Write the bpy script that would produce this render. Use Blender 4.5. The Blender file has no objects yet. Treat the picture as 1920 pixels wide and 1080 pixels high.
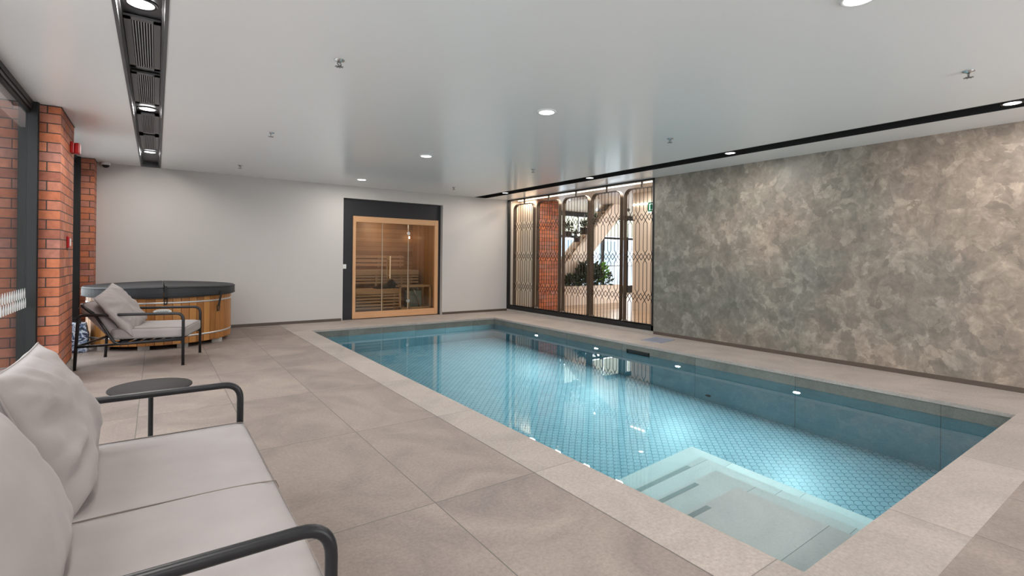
import bpy, bmesh, math, random
from mathutils import Vector, Matrix, noise, Euler

# ------------------------------------------------------------------ scene, camera, light, exposure
sc = bpy.context.scene
COL = sc.collection
sc.view_settings.view_transform = 'Standard'
sc.view_settings.look = 'None'
sc.view_settings.gamma = 1.0
sc.view_settings.use_curve_mapping = False
sc.view_settings.exposure = 0.22
sc.cycles.use_denoising = True
sc.cycles.max_bounces = 14
sc.cycles.diffuse_bounces = 6
sc.cycles.glossy_bounces = 5
sc.cycles.transmission_bounces = 8
sc.cycles.transparent_max_bounces = 16
sc.cycles.sample_clamp_indirect = 6.0
sc.cycles.blur_glossy = 0.4
sc.cycles.caustics_refractive = True
sc.cycles.caustics_reflective = False

YAW, ROLL, FPX = 0.6178, 0.0108, 938.6
fwd = Vector((math.sin(YAW), math.cos(YAW), 0))
r0 = Vector((math.cos(YAW), -math.sin(YAW), 0))
u0 = Vector((0, 0, 1))
rgt = r0 * math.cos(ROLL) + u0 * math.sin(ROLL)
upv = -r0 * math.sin(ROLL) + u0 * math.cos(ROLL)
cd = bpy.data.cameras.new('camera')
cam = bpy.data.objects.new('camera', cd)
COL.objects.link(cam)
m = Matrix.Identity(4)
for i in range(3):
    m[i][0] = rgt[i]; m[i][1] = upv[i]; m[i][2] = -fwd[i]
m[2][3] = 1.18
cam.matrix_world = m
cd.sensor_width = 36
cd.lens = 36 * FPX / 1920
cd.shift_y = -(540 - 484.4) / 1920
cd.clip_start = 0.05
sc.camera = cam

w = bpy.data.worlds.new('sky'); sc.world = w; w.use_nodes = True
nt = w.node_tree; nt.nodes.clear()
wo = nt.nodes.new('ShaderNodeOutputWorld'); bg = nt.nodes.new('ShaderNodeBackground')
bg.inputs[0].default_value = (0.95, 0.96, 1.0, 1); bg.inputs[1].default_value = 6.0
nt.links.new(bg.outputs[0], wo.inputs[0])

LAMP_W = 14.0          # ceiling downlights
POOL_W = 31.0          # underwater lights
H = 2.489              # ceiling height
YB = 9.289             # back wall
XW = 6.462             # right wall
XG = -0.91             # glazing plane
YR = -2.6              # wall behind the camera
WZ = -0.13             # water level
PX0, PX1, PY0, PY1, PZ = 2.014, 5.48, 0.90, 8.30, -1.60
random.seed(7)

# ------------------------------------------------------------------ materials
def newmat(name):
    mt = bpy.data.materials.new(name); mt.use_nodes = True
    t = mt.node_tree
    return mt, t, t.nodes['Principled BSDF']
def N(t, typ, **kw):
    n = t.nodes.new('ShaderNode' + typ)
    for k, v in kw.items():
        if k.startswith('i_'):
            key = k[2:]
            n.inputs[int(key) if key.isdigit() else key.replace('_', ' ')].default_value = v
        else:
            setattr(n, k, v)
    return n
def L(t, a, b): t.links.new(a, b)
def simple(name, c, rough=0.5, metal=0.0, spec=0.5, bump=0.0, bscale=200, var=0.0, vscale=6):
    mt, t, b = newmat(name)
    b.inputs['Base Color'].default_value = (*c, 1)
    b.inputs['Roughness'].default_value = rough
    b.inputs['Metallic'].default_value = metal
    b.inputs['Specular IOR Level'].default_value = spec
    co = N(t, 'TexCoord')
    if bump:
        n = N(t, 'TexNoise', i_Scale=bscale, i_Detail=3.0); L(t, co.outputs['Object'], n.inputs['Vector'])
        bp = N(t, 'Bump', i_Strength=bump, i_Distance=0.002); L(t, n.outputs[0], bp.inputs['Height']); L(t, bp.outputs[0], b.inputs['Normal'])
    if var:
        n = N(t, 'TexNoise', i_Scale=vscale, i_Detail=4.0); L(t, co.outputs['Object'], n.inputs['Vector'])
        mx = N(t, 'Mix', data_type='RGBA')
        mx.inputs[6].default_value = tuple(x * (1 - var) for x in c) + (1,)
        mx.inputs[7].default_value = tuple(min(1, x * (1 + var)) for x in c) + (1,)
        L(t, n.outputs[0], mx.inputs[0]); L(t, mx.outputs[2], b.inputs['Base Color'])
    return mt
def ramp(t, fac, stops, interp='LINEAR'):
    r = N(t, 'ValToRGB'); r.color_ramp.interpolation = interp
    els = r.color_ramp.elements
    while len(els) < len(stops): els.new(0.5)
    for e, (p, c) in zip(els, stops):
        e.position = p; e.color = (*c, 1) if len(c) == 3 else c
    L(t, fac, r.inputs[0]); return r
def math_(t, op, a, b=None, c=None):
    n = N(t, 'Math', operation=op)
    for i, v in enumerate((a, b, c)):
        if v is None: continue
        if isinstance(v, (int, float)): n.inputs[i].default_value = v
        else: L(t, v, n.inputs[i])
    return n.outputs[0]
def emis(name, c, s):
    mt = bpy.data.materials.new(name); mt.use_nodes = True; t = mt.node_tree; t.nodes.clear()
    o = N(t, 'OutputMaterial'); e = N(t, 'Emission', i_Color=(*c, 1), i_Strength=s); L(t, e.outputs[0], o.inputs[0])
    return mt

M = {}
M['ceiling'] = simple('ceiling_paint', (0.95, 0.94, 0.935), 0.22, spec=0.42, bump=0.05, bscale=3)
M['wall'] = simple('wall_paint', (0.53, 0.50, 0.48), 0.55, bump=0.05, bscale=60)
M['black'] = simple('black_metal', (0.012, 0.012, 0.014), 0.38, spec=0.5)
M['matt_black'] = simple('matt_black', (0.006, 0.006, 0.007), 0.6)
M['charcoal'] = simple('charcoal_metal', (0.10, 0.10, 0.105), 0.42, spec=0.5)
M['frame_dark'] = simple('window_frame_dark', (0.013, 0.0135, 0.014), 0.5, spec=0.35)
M['tube'] = simple('powder_coated_tube', (0.013, 0.013, 0.015), 0.36, spec=0.42, bump=0.05, bscale=900)
M['table'] = simple('table_metal', (0.032, 0.028, 0.028), 0.65, spec=0.22)
M['panel_black'] = simple('black_laminate', (0.020, 0.019, 0.022), 0.5, spec=0.3, var=0.25, vscale=2)
M['bronze'] = simple('bronze_metal', (0.10, 0.078, 0.062), 0.42, metal=0.55)
M['lattice'] = simple('lattice_metal', (0.035, 0.022, 0.018), 0.45, metal=0.3)
M['chrome'] = simple('brushed_steel', (0.6, 0.6, 0.6), 0.25, metal=1.0)
M['white'] = simple('white_plastic', (0.75, 0.75, 0.74), 0.4)
M['red'] = simple('red_plastic', (0.36, 0.006, 0.008), 0.35)
M['kerb'] = simple('concrete_kerb', (0.36, 0.33, 0.30), 0.7, bump=0.2, var=0.12)
M['skirt'] = simple('brown_skirting', (0.085, 0.062, 0.048), 0.5, var=0.2)
M['cream'] = simple('cream_wall', (0.66, 0.56, 0.46), 0.5)
M['column'] = simple('white_column', (0.74, 0.76, 0.82), 0.5)
M['slat_metal'] = simple('slat_metal', (0.34, 0.34, 0.35), 0.5)
M['grille_metal'] = simple('grille_metal', (0.13, 0.13, 0.135), 0.4)
M['lens'] = emis('lamp_lens', (1.0, 0.98, 0.96), 6.0)
M['pool_lens'] = emis('underwater_lens', (1.0, 0.97, 0.85), 60.0)
M['led'] = emis('led_strip', (1.0, 0.86, 0.72), 6.0)
M['blind'] = emis('blind_daylight_glow', (0.95, 0.97, 0.80), 1.3)  # glow stands in for daylight coming through the blinds
M['exit'] = emis('exit_green', (0.0, 0.20, 0.09), 0.9)
M['exit_white'] = emis('exit_white', (0.9, 1.0, 0.95), 1.5)
M['soil'] = simple('soil', (0.02, 0.014, 0.01), 0.9)
M['leaf'] = simple('leaf_dark', (0.014, 0.034, 0.014), 0.4, var=0.4, vscale=9)
M['leaf_bright'] = simple('leaf_bright', (0.11, 0.30, 0.03), 0.4, var=0.3)
M['towel'] = simple('black_towel', (0.008, 0.009, 0.014), 0.9, bump=0.6, bscale=120)
M['cover'] = simple('spa_cover_vinyl', (0.016, 0.018, 0.022), 0.55, bump=0.15, bscale=120, var=0.15)
M['galv'] = simple('galvanised_band', (0.62, 0.62, 0.62), 0.35, metal=0.7)
M['grate'] = simple('grate_plastic', (0.30, 0.32, 0.40), 0.4)
M['piping'] = simple('piping_brown', (0.20, 0.165, 0.145), 0.8)
M['terracotta'] = simple('dark_pot', (0.02, 0.02, 0.022), 0.4)
M['stone_heater'] = simple('heater_stones', (0.12, 0.12, 0.12), 0.8, bump=1.0, bscale=30)

def tile_floor(name, base, dark, light, jx0, jy0, sx, sy, jw=0.005, joint=(0.12, 0.11, 0.10)):
    mt, t, b = newmat(name)
    g = N(t, 'NewGeometry'); sp = N(t, 'SeparateXYZ'); L(t, g.outputs['Position'], sp.inputs[0])
    def jl(comp, o0, s):
        a = math_(t, 'SUBTRACT', comp, o0)
        q = math_(t, 'DIVIDE', a, s)
        f = math_(t, 'SUBTRACT', q, math_(t, 'ROUND', q))
        return math_(t, 'LESS_THAN', math_(t, 'MULTIPLY', math_(t, 'ABSOLUTE', f), s), jw / 2), math_(t, 'FLOOR', q)
    j1, c1 = jl(sp.outputs[0], jx0, sx) if sx else (None, None)
    j2, c2 = jl(sp.outputs[1], jy0, sy) if sy else (None, None)
    if j1 is None: J, cid = j2, c2
    elif j2 is None: J, cid = j1, c1
    else:
        J = math_(t, 'MAXIMUM', j1, j2); cid = math_(t, 'ADD', math_(t, 'MULTIPLY', c1, 7.31), math_(t, 'MULTIPLY', c2, 3.77))
    wn = N(t, 'TexWhiteNoise', noise_dimensions='1D'); L(t, cid, wn.inputs['W'])
    off = N(t, 'VectorMath', operation='MULTIPLY_ADD')
    L(t, wn.outputs['Color'], off.inputs[0]); off.inputs[1].default_value = (9, 9, 9); L(t, g.outputs['Position'], off.inputs[2])
    n1 = N(t, 'TexNoise', i_Scale=1.8, i_Detail=6.0, i_Roughness=0.6, i_Distortion=1.2); L(t, off.outputs[0], n1.inputs['Vector'])
    n2 = N(t, 'TexNoise', i_Scale=60.0, i_Detail=5.0, i_Roughness=0.7); L(t, g.outputs['Position'], n2.inputs['Vector'])
    r1 = ramp(t, n1.outputs[0], [(0.32, dark), (0.5, base), (0.7, light)])
    mx = N(t, 'Mix', data_type='RGBA', blend_type='OVERLAY'); mx.inputs[0].default_value = 0.42
    L(t, r1.outputs[0], mx.inputs[6]); L(t, n2.outputs[0], mx.inputs[7])
    vr = N(t, 'TexVoronoi', i_Scale=26.0); L(t, g.outputs['Position'], vr.inputs['Vector'])
    speck = math_(t, 'LESS_THAN', vr.outputs['Distance'], 0.07)
    ms = N(t, 'Mix', data_type='RGBA'); L(t, math_(t, 'MULTIPLY', speck, 0.35), ms.inputs[0]); L(t, mx.outputs[2], ms.inputs[6]); ms.inputs[7].default_value = (0.12, 0.11, 0.10, 1)
    tv = N(t, 'Mix', data_type='RGBA', blend_type='MULTIPLY'); tv.inputs[0].default_value = 1
    gr = math_(t, 'ADD', math_(t, 'MULTIPLY', wn.outputs['Value'], 0.12), 0.94)
    cg = N(t, 'CombineColor'); [L(t, gr, cg.inputs[i]) for i in range(3)]
    L(t, ms.outputs[2], tv.inputs[6]); L(t, cg.outputs[0], tv.inputs[7])
    mj = N(t, 'Mix', data_type='RGBA'); L(t, J, mj.inputs[0]); L(t, tv.outputs[2], mj.inputs[6]); mj.inputs[7].default_value = (*joint, 1)
    L(t, mj.outputs[2], b.inputs['Base Color'])
    b.inputs['Roughness'].default_value = 0.55; b.inputs['Specular IOR Level'].default_value = 0.35
    bp = N(t, 'Bump', i_Strength=0.25, i_Distance=0.002)
    L(t, math_(t, 'SUBTRACT', n2.outputs[0], J), bp.inputs['Height']); L(t, bp.outputs[0], b.inputs['Normal'])
    return mt
M['floor'] = tile_floor('floor_tile', (0.258, 0.210, 0.187), (0.205, 0.170, 0.155), (0.315, 0.255, 0.220), 1.105, 2.17, 0.603, 1.18)
M['coping'] = tile_floor('coping_stone', (0.365, 0.315, 0.285), (0.315, 0.275, 0.25), (0.415, 0.357, 0.32), 0, 1.0, 0, 1.172, joint=(0.2, 0.18, 0.165))
M['coping_x'] = tile_floor('coping_stone_across', (0.365, 0.315, 0.285), (0.315, 0.275, 0.25), (0.415, 0.357, 0.32), 2.87, 0, 1.172, 0, joint=(0.2, 0.18, 0.165))
M['coping_plain'] = tile_floor('coping_stone_plain', (0.365, 0.315, 0.285), (0.315, 0.275, 0.25), (0.415, 0.357, 0.32), -40, 0, 90, 0, joint=(0.2, 0.18, 0.165))
M['pool_band'] = tile_floor('pool_band_tile', (0.15, 0.15, 0.13), (0.125, 0.125, 0.11), (0.175, 0.175, 0.155), 0.2, 1.36, 0.6, 1.2, jw=0.004, joint=(0.06, 0.058, 0.053))
M['pool_wall'] = tile_floor('pool_wall_tile', (0.16, 0.30, 0.35), (0.14, 0.27, 0.32), (0.18, 0.33, 0.38), 0.2, 1.36, 0.6, 1.2, jw=0.004, joint=(0.07, 0.065, 0.06))
M['step'] = tile_floor('pool_step_tile', (0.86, 0.75, 0.71), (0.81, 0.71, 0.67), (0.90, 0.79, 0.74), 0, 0, 0, 0.6001, jw=0.003, joint=(0.3, 0.27, 0.25))

def scales():
    mt, t, b = newmat('fish_scale_tile')
    g = N(t, 'NewGeometry'); sp = N(t, 'SeparateXYZ'); L(t, g.outputs['Position'], sp.inputs[0])
    W = 0.086
    u = math_(t, 'DIVIDE', sp.outputs[0], W); v = math_(t, 'DIVIDE', sp.outputs[1], W / 2)
    row = math_(t, 'FLOOR', v); fv = math_(t, 'MULTIPLY', math_(t, 'SUBTRACT', v, row), 0.5)
    sh = math_(t, 'MULTIPLY', math_(t, 'PINGPONG', row, 1.0), 0.5)
    uu = math_(t, 'ADD', u, sh)
    dx = math_(t, 'SUBTRACT', math_(t, 'SUBTRACT', uu, math_(t, 'FLOOR', uu)), 0.5)
    d = math_(t, 'SQRT', math_(t, 'ADD', math_(t, 'MULTIPLY', dx, dx), math_(t, 'MULTIPLY', fv, fv)))
    e = math_(t, 'ABSOLUTE', math_(t, 'SUBTRACT', d, 0.488))
    J = math_(t, 'LESS_THAN', e, 0.026)
    n = N(t, 'TexNoise', i_Scale=7.0, i_Detail=2.0); L(t, g.outputs['Position'], n.inputs['Vector'])
    r = ramp(t, n.outputs[0], [(0.3, (0.34, 0.43, 0.485)), (0.7, (0.40, 0.50, 0.55))])
    mj = N(t, 'Mix', data_type='RGBA'); L(t, J, mj.inputs[0]); L(t, r.outputs[0], mj.inputs[6]); mj.inputs[7].default_value = (0.04, 0.11, 0.14, 1)
    L(t, mj.outputs[2], b.inputs['Base Color']); b.inputs['Roughness'].default_value = 0.4
    return mt
M['scales'] = scales()

def water():
    mt = bpy.data.materials.new('pool_water'); mt.use_nodes = True; t = mt.node_tree; t.nodes.clear()
    o = N(t, 'OutputMaterial'); gl = N(t, 'BsdfGlass', i_IOR=1.333, i_Roughness=0.0)
    va = N(t, 'VolumeAbsorption', i_Density=0.27); va.inputs['Color'].default_value = (0.36, 0.84, 0.93, 1)
    g = N(t, 'NewGeometry'); n = N(t, 'TexNoise', i_Scale=1.6, i_Detail=1.0); L(t, g.outputs['Position'], n.inputs['Vector'])
    bp = N(t, 'Bump', i_Strength=0.04, i_Distance=0.004); L(t, n.outputs[0], bp.inputs['Height']); L(t, bp.outputs[0], gl.inputs['Normal'])
    L(t, gl.outputs[0], o.inputs[0]); L(t, va.outputs[0], o.inputs[1])
    return mt
M['water'] = water()

def pane(name, tint=(1, 1, 1), f0=0.04):
    mt = bpy.data.materials.new(name); mt.use_nodes = True; t = mt.node_tree; t.nodes.clear()
    o = N(t, 'OutputMaterial'); tr = N(t, 'BsdfTransparent', i_Color=(*tint, 1)); gl = N(t, 'BsdfGlossy', i_Roughness=0.0)
    g = N(t, 'NewGeometry'); dt = N(t, 'VectorMath', operation='DOT_PRODUCT'); L(t, g.outputs['Incoming'], dt.inputs[0]); L(t, g.outputs['Normal'], dt.inputs[1])
    c = math_(t, 'SUBTRACT', 1.0, math_(t, 'ABSOLUTE', dt.outputs['Value'])); p5 = math_(t, 'POWER', c, 5.0); mx = N(t, 'MixShader')
    L(t, math_(t, 'ADD', math_(t, 'MULTIPLY', p5, 1 - f0), f0), mx.inputs[0])
    L(t, tr.outputs[0], mx.inputs[1]); L(t, gl.outputs[0], mx.inputs[2]); L(t, mx.outputs[0], o.inputs[0])
    return mt
M['glass'] = pane('clear_glass', (0.98, 0.99, 0.985), 0.03)
M['glass_tint'] = pane('solar_glass', (0.86, 0.88, 0.88), 0.08)
M['glass_sauna'] = pane('bronze_glass', (0.80, 0.76, 0.69), 0.045)

def brick():
    mt, t, b = newmat('red_brick')
    g = N(t, 'NewGeometry'); sp = N(t, 'SeparateXYZ'); L(t, g.outputs['Position'], sp.inputs[0])
    s = math_(t, 'ADD', sp.outputs[0], sp.outputs[1])
    cb = N(t, 'CombineXYZ'); L(t, math_(t, 'ADD', s, 0.085), cb.inputs[0]); L(t, math_(t, 'SUBTRACT', sp.outputs[2], 0.109), cb.inputs[1])
    br = N(t, 'TexBrick', i_Scale=1.0, i_Mortar_Size=0.0045, i_Mortar_Smooth=0.1, i_Bias=0.0, i_Brick_Width=0.24, i_Row_Height=0.0855)
    br.offset = 0.5
    br.inputs['Color1'].default_value = (0.0, 0, 0, 1); br.inputs['Color2'].default_value = (1, 1, 1, 1); br.inputs['Mortar'].default_value = (0.5, 0.5, 0.5, 1)
    L(t, cb.outputs[0], br.inputs['Vector'])
    rc = ramp(t, br.outputs['Color'], [(0.0, (0.33, 0.11, 0.07)), (0.35, (0.50, 0.15, 0.065)), (0.6, (0.54, 0.19, 0.10)), (0.85, (0.43, 0.17, 0.12)), (1.0, (0.38, 0.18, 0.14))])
    n = N(t, 'TexNoise', i_Scale=14.0, i_Detail=6.0, i_Roughness=0.7); L(t, g.outputs['Position'], n.inputs['Vector'])
    ov = N(t, 'Mix', data_type='RGBA', blend_type='OVERLAY'); ov.inputs[0].default_value = 0.6; L(t, rc.outputs[0], ov.inputs[6]); L(t, n.outputs[0], ov.inputs[7])
    mx = N(t, 'Mix', data_type='RGBA'); L(t, br.outputs['Fac'], mx.inputs[0]); L(t, ov.outputs[2], mx.inputs[6]); mx.inputs[7].default_value = (0.045, 0.035, 0.03, 1)
    L(t, mx.outputs[2], b.inputs['Base Color']); b.inputs['Roughness'].default_value = 0.75
    bp = N(t, 'Bump', i_Strength=0.7, i_Distance=0.006); L(t, math_(t, 'SUBTRACT', math_(t, 'MULTIPLY', n.outputs[0], 0.3), br.outputs['Fac']), bp.inputs['Height']); L(t, bp.outputs[0], b.inputs['Normal'])
    return mt
M['brick'] = brick()

def stone():
    mt, t, b = newmat('trowelled_plaster')
    g = N(t, 'NewGeometry')
    mp = N(t, 'Mapping'); mp.inputs['Rotation'].default_value = (0.6, 0, 0); mp.inputs['Scale'].default_value = (1, 1.1, 1.0); L(t, g.outputs['Position'], mp.inputs[0])
    big = N(t, 'TexNoise', i_Scale=0.55, i_Detail=3.0, i_Roughness=0.55); L(t, g.outputs['Position'], big.inputs['Vector'])
    mid = N(t, 'TexNoise', i_Scale=2.9, i_Detail=9.0, i_Roughness=0.66, i_Distortion=0.5); L(t, mp.outputs[0], mid.inputs['Vector'])
    fine = N(t, 'TexNoise', i_Scale=11.0, i_Detail=8.0, i_Roughness=0.62, i_Distortion=0.9); L(t, mp.outputs[0], fine.inputs['Vector'])
    # trowel strokes: a distorted voronoi, stretched
    ds = N(t, 'VectorMath', operation='MULTIPLY_ADD'); L(t, mid.outputs['Color'], ds.inputs[0]); ds.inputs[1].default_value = (0.45, 0.45, 0.45); L(t, mp.outputs[0], ds.inputs[2])
    vo = N(t, 'TexVoronoi', i_Scale=9.0); L(t, ds.outputs[0], vo.inputs['Vector'])
    vs = N(t, 'SeparateColor'); L(t, vo.outputs['Color'], vs.inputs[0])
    sp = N(t, 'SeparateXYZ'); L(t, g.outputs['Position'], sp.inputs[0])
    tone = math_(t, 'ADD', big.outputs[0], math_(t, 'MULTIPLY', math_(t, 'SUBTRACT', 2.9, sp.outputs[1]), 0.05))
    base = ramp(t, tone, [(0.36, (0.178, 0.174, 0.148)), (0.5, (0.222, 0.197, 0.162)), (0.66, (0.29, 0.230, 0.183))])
    sum_ = math_(t, 'ADD', math_(t, 'MULTIPLY', mid.outputs[0], 0.50), math_(t, 'ADD', math_(t, 'MULTIPLY', fine.outputs[0], 0.40), math_(t, 'MULTIPLY', math_(t, 'SUBTRACT', vs.outputs[0], 0.1), 0.15)))
    lum = ramp(t, sum_, [(0.38, (0.66, 0.66, 0.66)), (0.47, (0.86, 0.86, 0.86)), (0.54, (1.04, 1.04, 1.04)), (0.66, (1.58, 1.58, 1.58))])
    mu = N(t, 'Mix', data_type='RGBA', blend_type='MULTIPLY'); mu.inputs[0].default_value = 1; L(t, base.outputs[0], mu.inputs[6]); L(t, lum.outputs[0], mu.inputs[7])
    L(t, mu.outputs[2], b.inputs['Base Color'])
    rr = ramp(t, fine.outputs[0], [(0.3, (0.36,) * 3), (0.7, (0.55,) * 3)]); L(t, rr.outputs[0], b.inputs['Roughness'])
    bp = N(t, 'Bump', i_Strength=0.25, i_Distance=0.004); L(t, fine.outputs[0], bp.inputs['Height']); L(t, bp.outputs[0], b.inputs['Normal'])
    return mt
M['stone'] = stone()

def wood(name, c1, c2, c3, axis=2, plank=0.1, pax=0, grain=1.0, rough=0.45, joint=0.004):
    """planks laid side by side along pax, grain along axis"""
    mt, t, b = newmat(name)
    co = N(t, 'TexCoord'); sp = N(t, 'SeparateXYZ'); L(t, co.outputs['Object'], sp.inputs[0])
    q = math_(t, 'DIVIDE', sp.outputs[pax], plank); fl = math_(t, 'FLOOR', q)
    wn = N(t, 'TexWhiteNoise', noise_dimensions='1D'); L(t, fl, wn.inputs['W'])
    sc_ = [26, 26, 26]; sc_[axis] = 1.6
    vm = N(t, 'VectorMath', operation='MULTIPLY'); L(t, co.outputs['Object'], vm.inputs[0]); vm.inputs[1].default_value = sc_
    va = N(t, 'VectorMath', operation='MULTIPLY_ADD'); L(t, wn.outputs['Color'], va.inputs[0]); va.inputs[1].default_value = (13, 13, 13); L(t, vm.outputs[0], va.inputs[2])
    n = N(t, 'TexNoise', i_Scale=grain, i_Detail=6.0, i_Roughness=0.6, i_Distortion=0.8); L(t, va.outputs[0], n.inputs['Vector'])
    r = ramp(t, math_(t, 'ADD', math_(t, 'MULTIPLY', n.outputs[0], 0.6), math_(t, 'MULTIPLY', wn.outputs['Value'], 0.42)), [(0.25, c1), (0.5, c2), (0.8, c3)])
    fr = math_(t, 'SUBTRACT', q, fl)
    ed = math_(t, 'LESS_THAN', math_(t, 'MULTIPLY', math_(t, 'MINIMUM', fr, math_(t, 'SUBTRACT', 1.0, fr)), plank), joint / 2)
    mj = N(t, 'Mix', data_type='RGBA'); L(t, ed, mj.inputs[0]); L(t, r.outputs[0], mj.inputs[6]); mj.inputs[7].default_value = tuple(x * 0.3 for x in c1) + (1,)
    L(t, mj.outputs[2], b.inputs['Base Color']); b.inputs['Roughness'].default_value = rough
    return mt
M['pine'] = wood('sauna_frame_timber', (0.50, 0.25, 0.12), (0.58, 0.31, 0.15), (0.66, 0.38, 0.20), 2, 5.0, 0)
M['pine_h'] = wood('sauna_rail_timber', (0.50, 0.25, 0.12), (0.58, 0.31, 0.15), (0.66, 0.38, 0.20), 0, 5.0, 2)
M['sauna_wall'] = wood('sauna_wall_boards', (0.36, 0.21, 0.11), (0.44, 0.27, 0.15), (0.52, 0.33, 0.19), 0, 0.10, 2)
M['sauna_side'] = wood('sauna_side_boards', (0.36, 0.21, 0.11), (0.44, 0.27, 0.15), (0.52, 0.33, 0.19), 2, 0.10, 1)
M['slat'] = wood('sauna_slat', (0.52, 0.34, 0.20), (0.60, 0.41, 0.25), (0.68, 0.48, 0.31), 0, 5.0, 2)
M['timber_floor'] = wood('lobby_timber_floor', (0.38, 0.25, 0.16), (0.46, 0.32, 0.21), (0.52, 0.37, 0.25), 0, 0.14, 1, rough=0.3, joint=0.002)

def staves():
    mt, t, b = newmat('cedar_staves')
    co = N(t, 'TexCoord'); sp = N(t, 'SeparateXYZ'); L(t, co.outputs['Object'], sp.inputs[0])
    an = math_(t, 'ARCTAN2', sp.outputs[1], sp.outputs[0])
    q = math_(t, 'MULTIPLY', math_(t, 'ADD', an, math.pi), 56 / (2 * math.pi)); fl = math_(t, 'FLOOR', q)
    wn = N(t, 'TexWhiteNoise', noise_dimensions='1D'); L(t, fl, wn.inputs['W'])
    vm = N(t, 'VectorMath', operation='MULTIPLY'); L(t, co.outputs['Object'], vm.inputs[0]); vm.inputs[1].default_value = (22, 22, 1.8)
    va = N(t, 'VectorMath', operation='MULTIPLY_ADD'); L(t, wn.outputs['Color'], va.inputs[0]); va.inputs[1].default_value = (13, 13, 13); L(t, vm.outputs[0], va.inputs[2])
    n = N(t, 'TexNoise', i_Scale=1.0, i_Detail=5.0, i_Distortion=1.0); L(t, va.outputs[0], n.inputs['Vector'])
    r = ramp(t, math_(t, 'ADD', math_(t, 'MULTIPLY', n.outputs[0], 0.5), math_(t, 'MULTIPLY', wn.outputs['Value'], 0.5)), [(0.2, (0.25, 0.092, 0.018)), (0.5, (0.38, 0.152, 0.032)), (0.8, (0.49, 0.235, 0.065))])
    fr = math_(t, 'SUBTRACT', q, fl); ed = math_(t, 'LESS_THAN', math_(t, 'MINIMUM', fr, math_(t, 'SUBTRACT', 1.0, fr)), 0.03)
    mj = N(t, 'Mix', data_type='RGBA'); L(t, ed, mj.inputs[0]); L(t, r.outputs[0], mj.inputs[6]); mj.inputs[7].default_value = (0.12, 0.045, 0.015, 1)
    L(t, mj.outputs[2], b.inputs['Base Color']); b.inputs['Roughness'].default_value = 0.45
    return mt
M['staves'] = staves()

def fabric(name, c):
    mt, t, b = newmat(name)
    co = N(t, 'TexCoord'); n = N(t, 'TexNoise', i_Scale=5.0, i_Detail=5.0); L(t, co.outputs['Object'], n.inputs['Vector'])
    r = ramp(t, n.outputs[0], [(0.3, tuple(x * 0.93 for x in c)), (0.7, tuple(x * 1.05 for x in c))]); L(t, r.outputs[0], b.inputs['Base Color'])
    b.inputs['Roughness'].default_value = 0.9; b.inputs['Specular IOR Level'].default_value = 0.2
    b.inputs['Sheen Weight'].default_value = 0.15
    f = N(t, 'TexNoise', i_Scale=420.0, i_Detail=2.0); L(t, co.outputs['Object'], f.inputs['Vector'])
    bp = N(t, 'Bump', i_Strength=0.25, i_Distance=0.001); L(t, f.outputs[0], bp.inputs['Height']); L(t, bp.outputs[0], b.inputs['Normal'])
    return mt
M['fabric'] = fabric('outdoor_fabric', (0.325, 0.292, 0.285))

def bagmat():
    mt, t, b = newmat('patterned_bag')
    co = N(t, 'TexCoord'); v = N(t, 'TexNoise', i_Scale=14.0, i_Detail=2.0, i_Distortion=1.5); L(t, co.outputs['Object'], v.inputs['Vector'])
    r = ramp(t, v.outputs[0], [(0.0, (0.02, 0.03, 0.06)), (0.42, (0.10, 0.16, 0.30)), (0.5, (0.65, 0.70, 0.78)), (0.6, (0.2, 0.28, 0.45))], 'CONSTANT')
    L(t, r.outputs[0], b.inputs['Base Color']); b.inputs['Roughness'].default_value = 0.4
    return mt
M['bag'] = bagmat()

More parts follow.
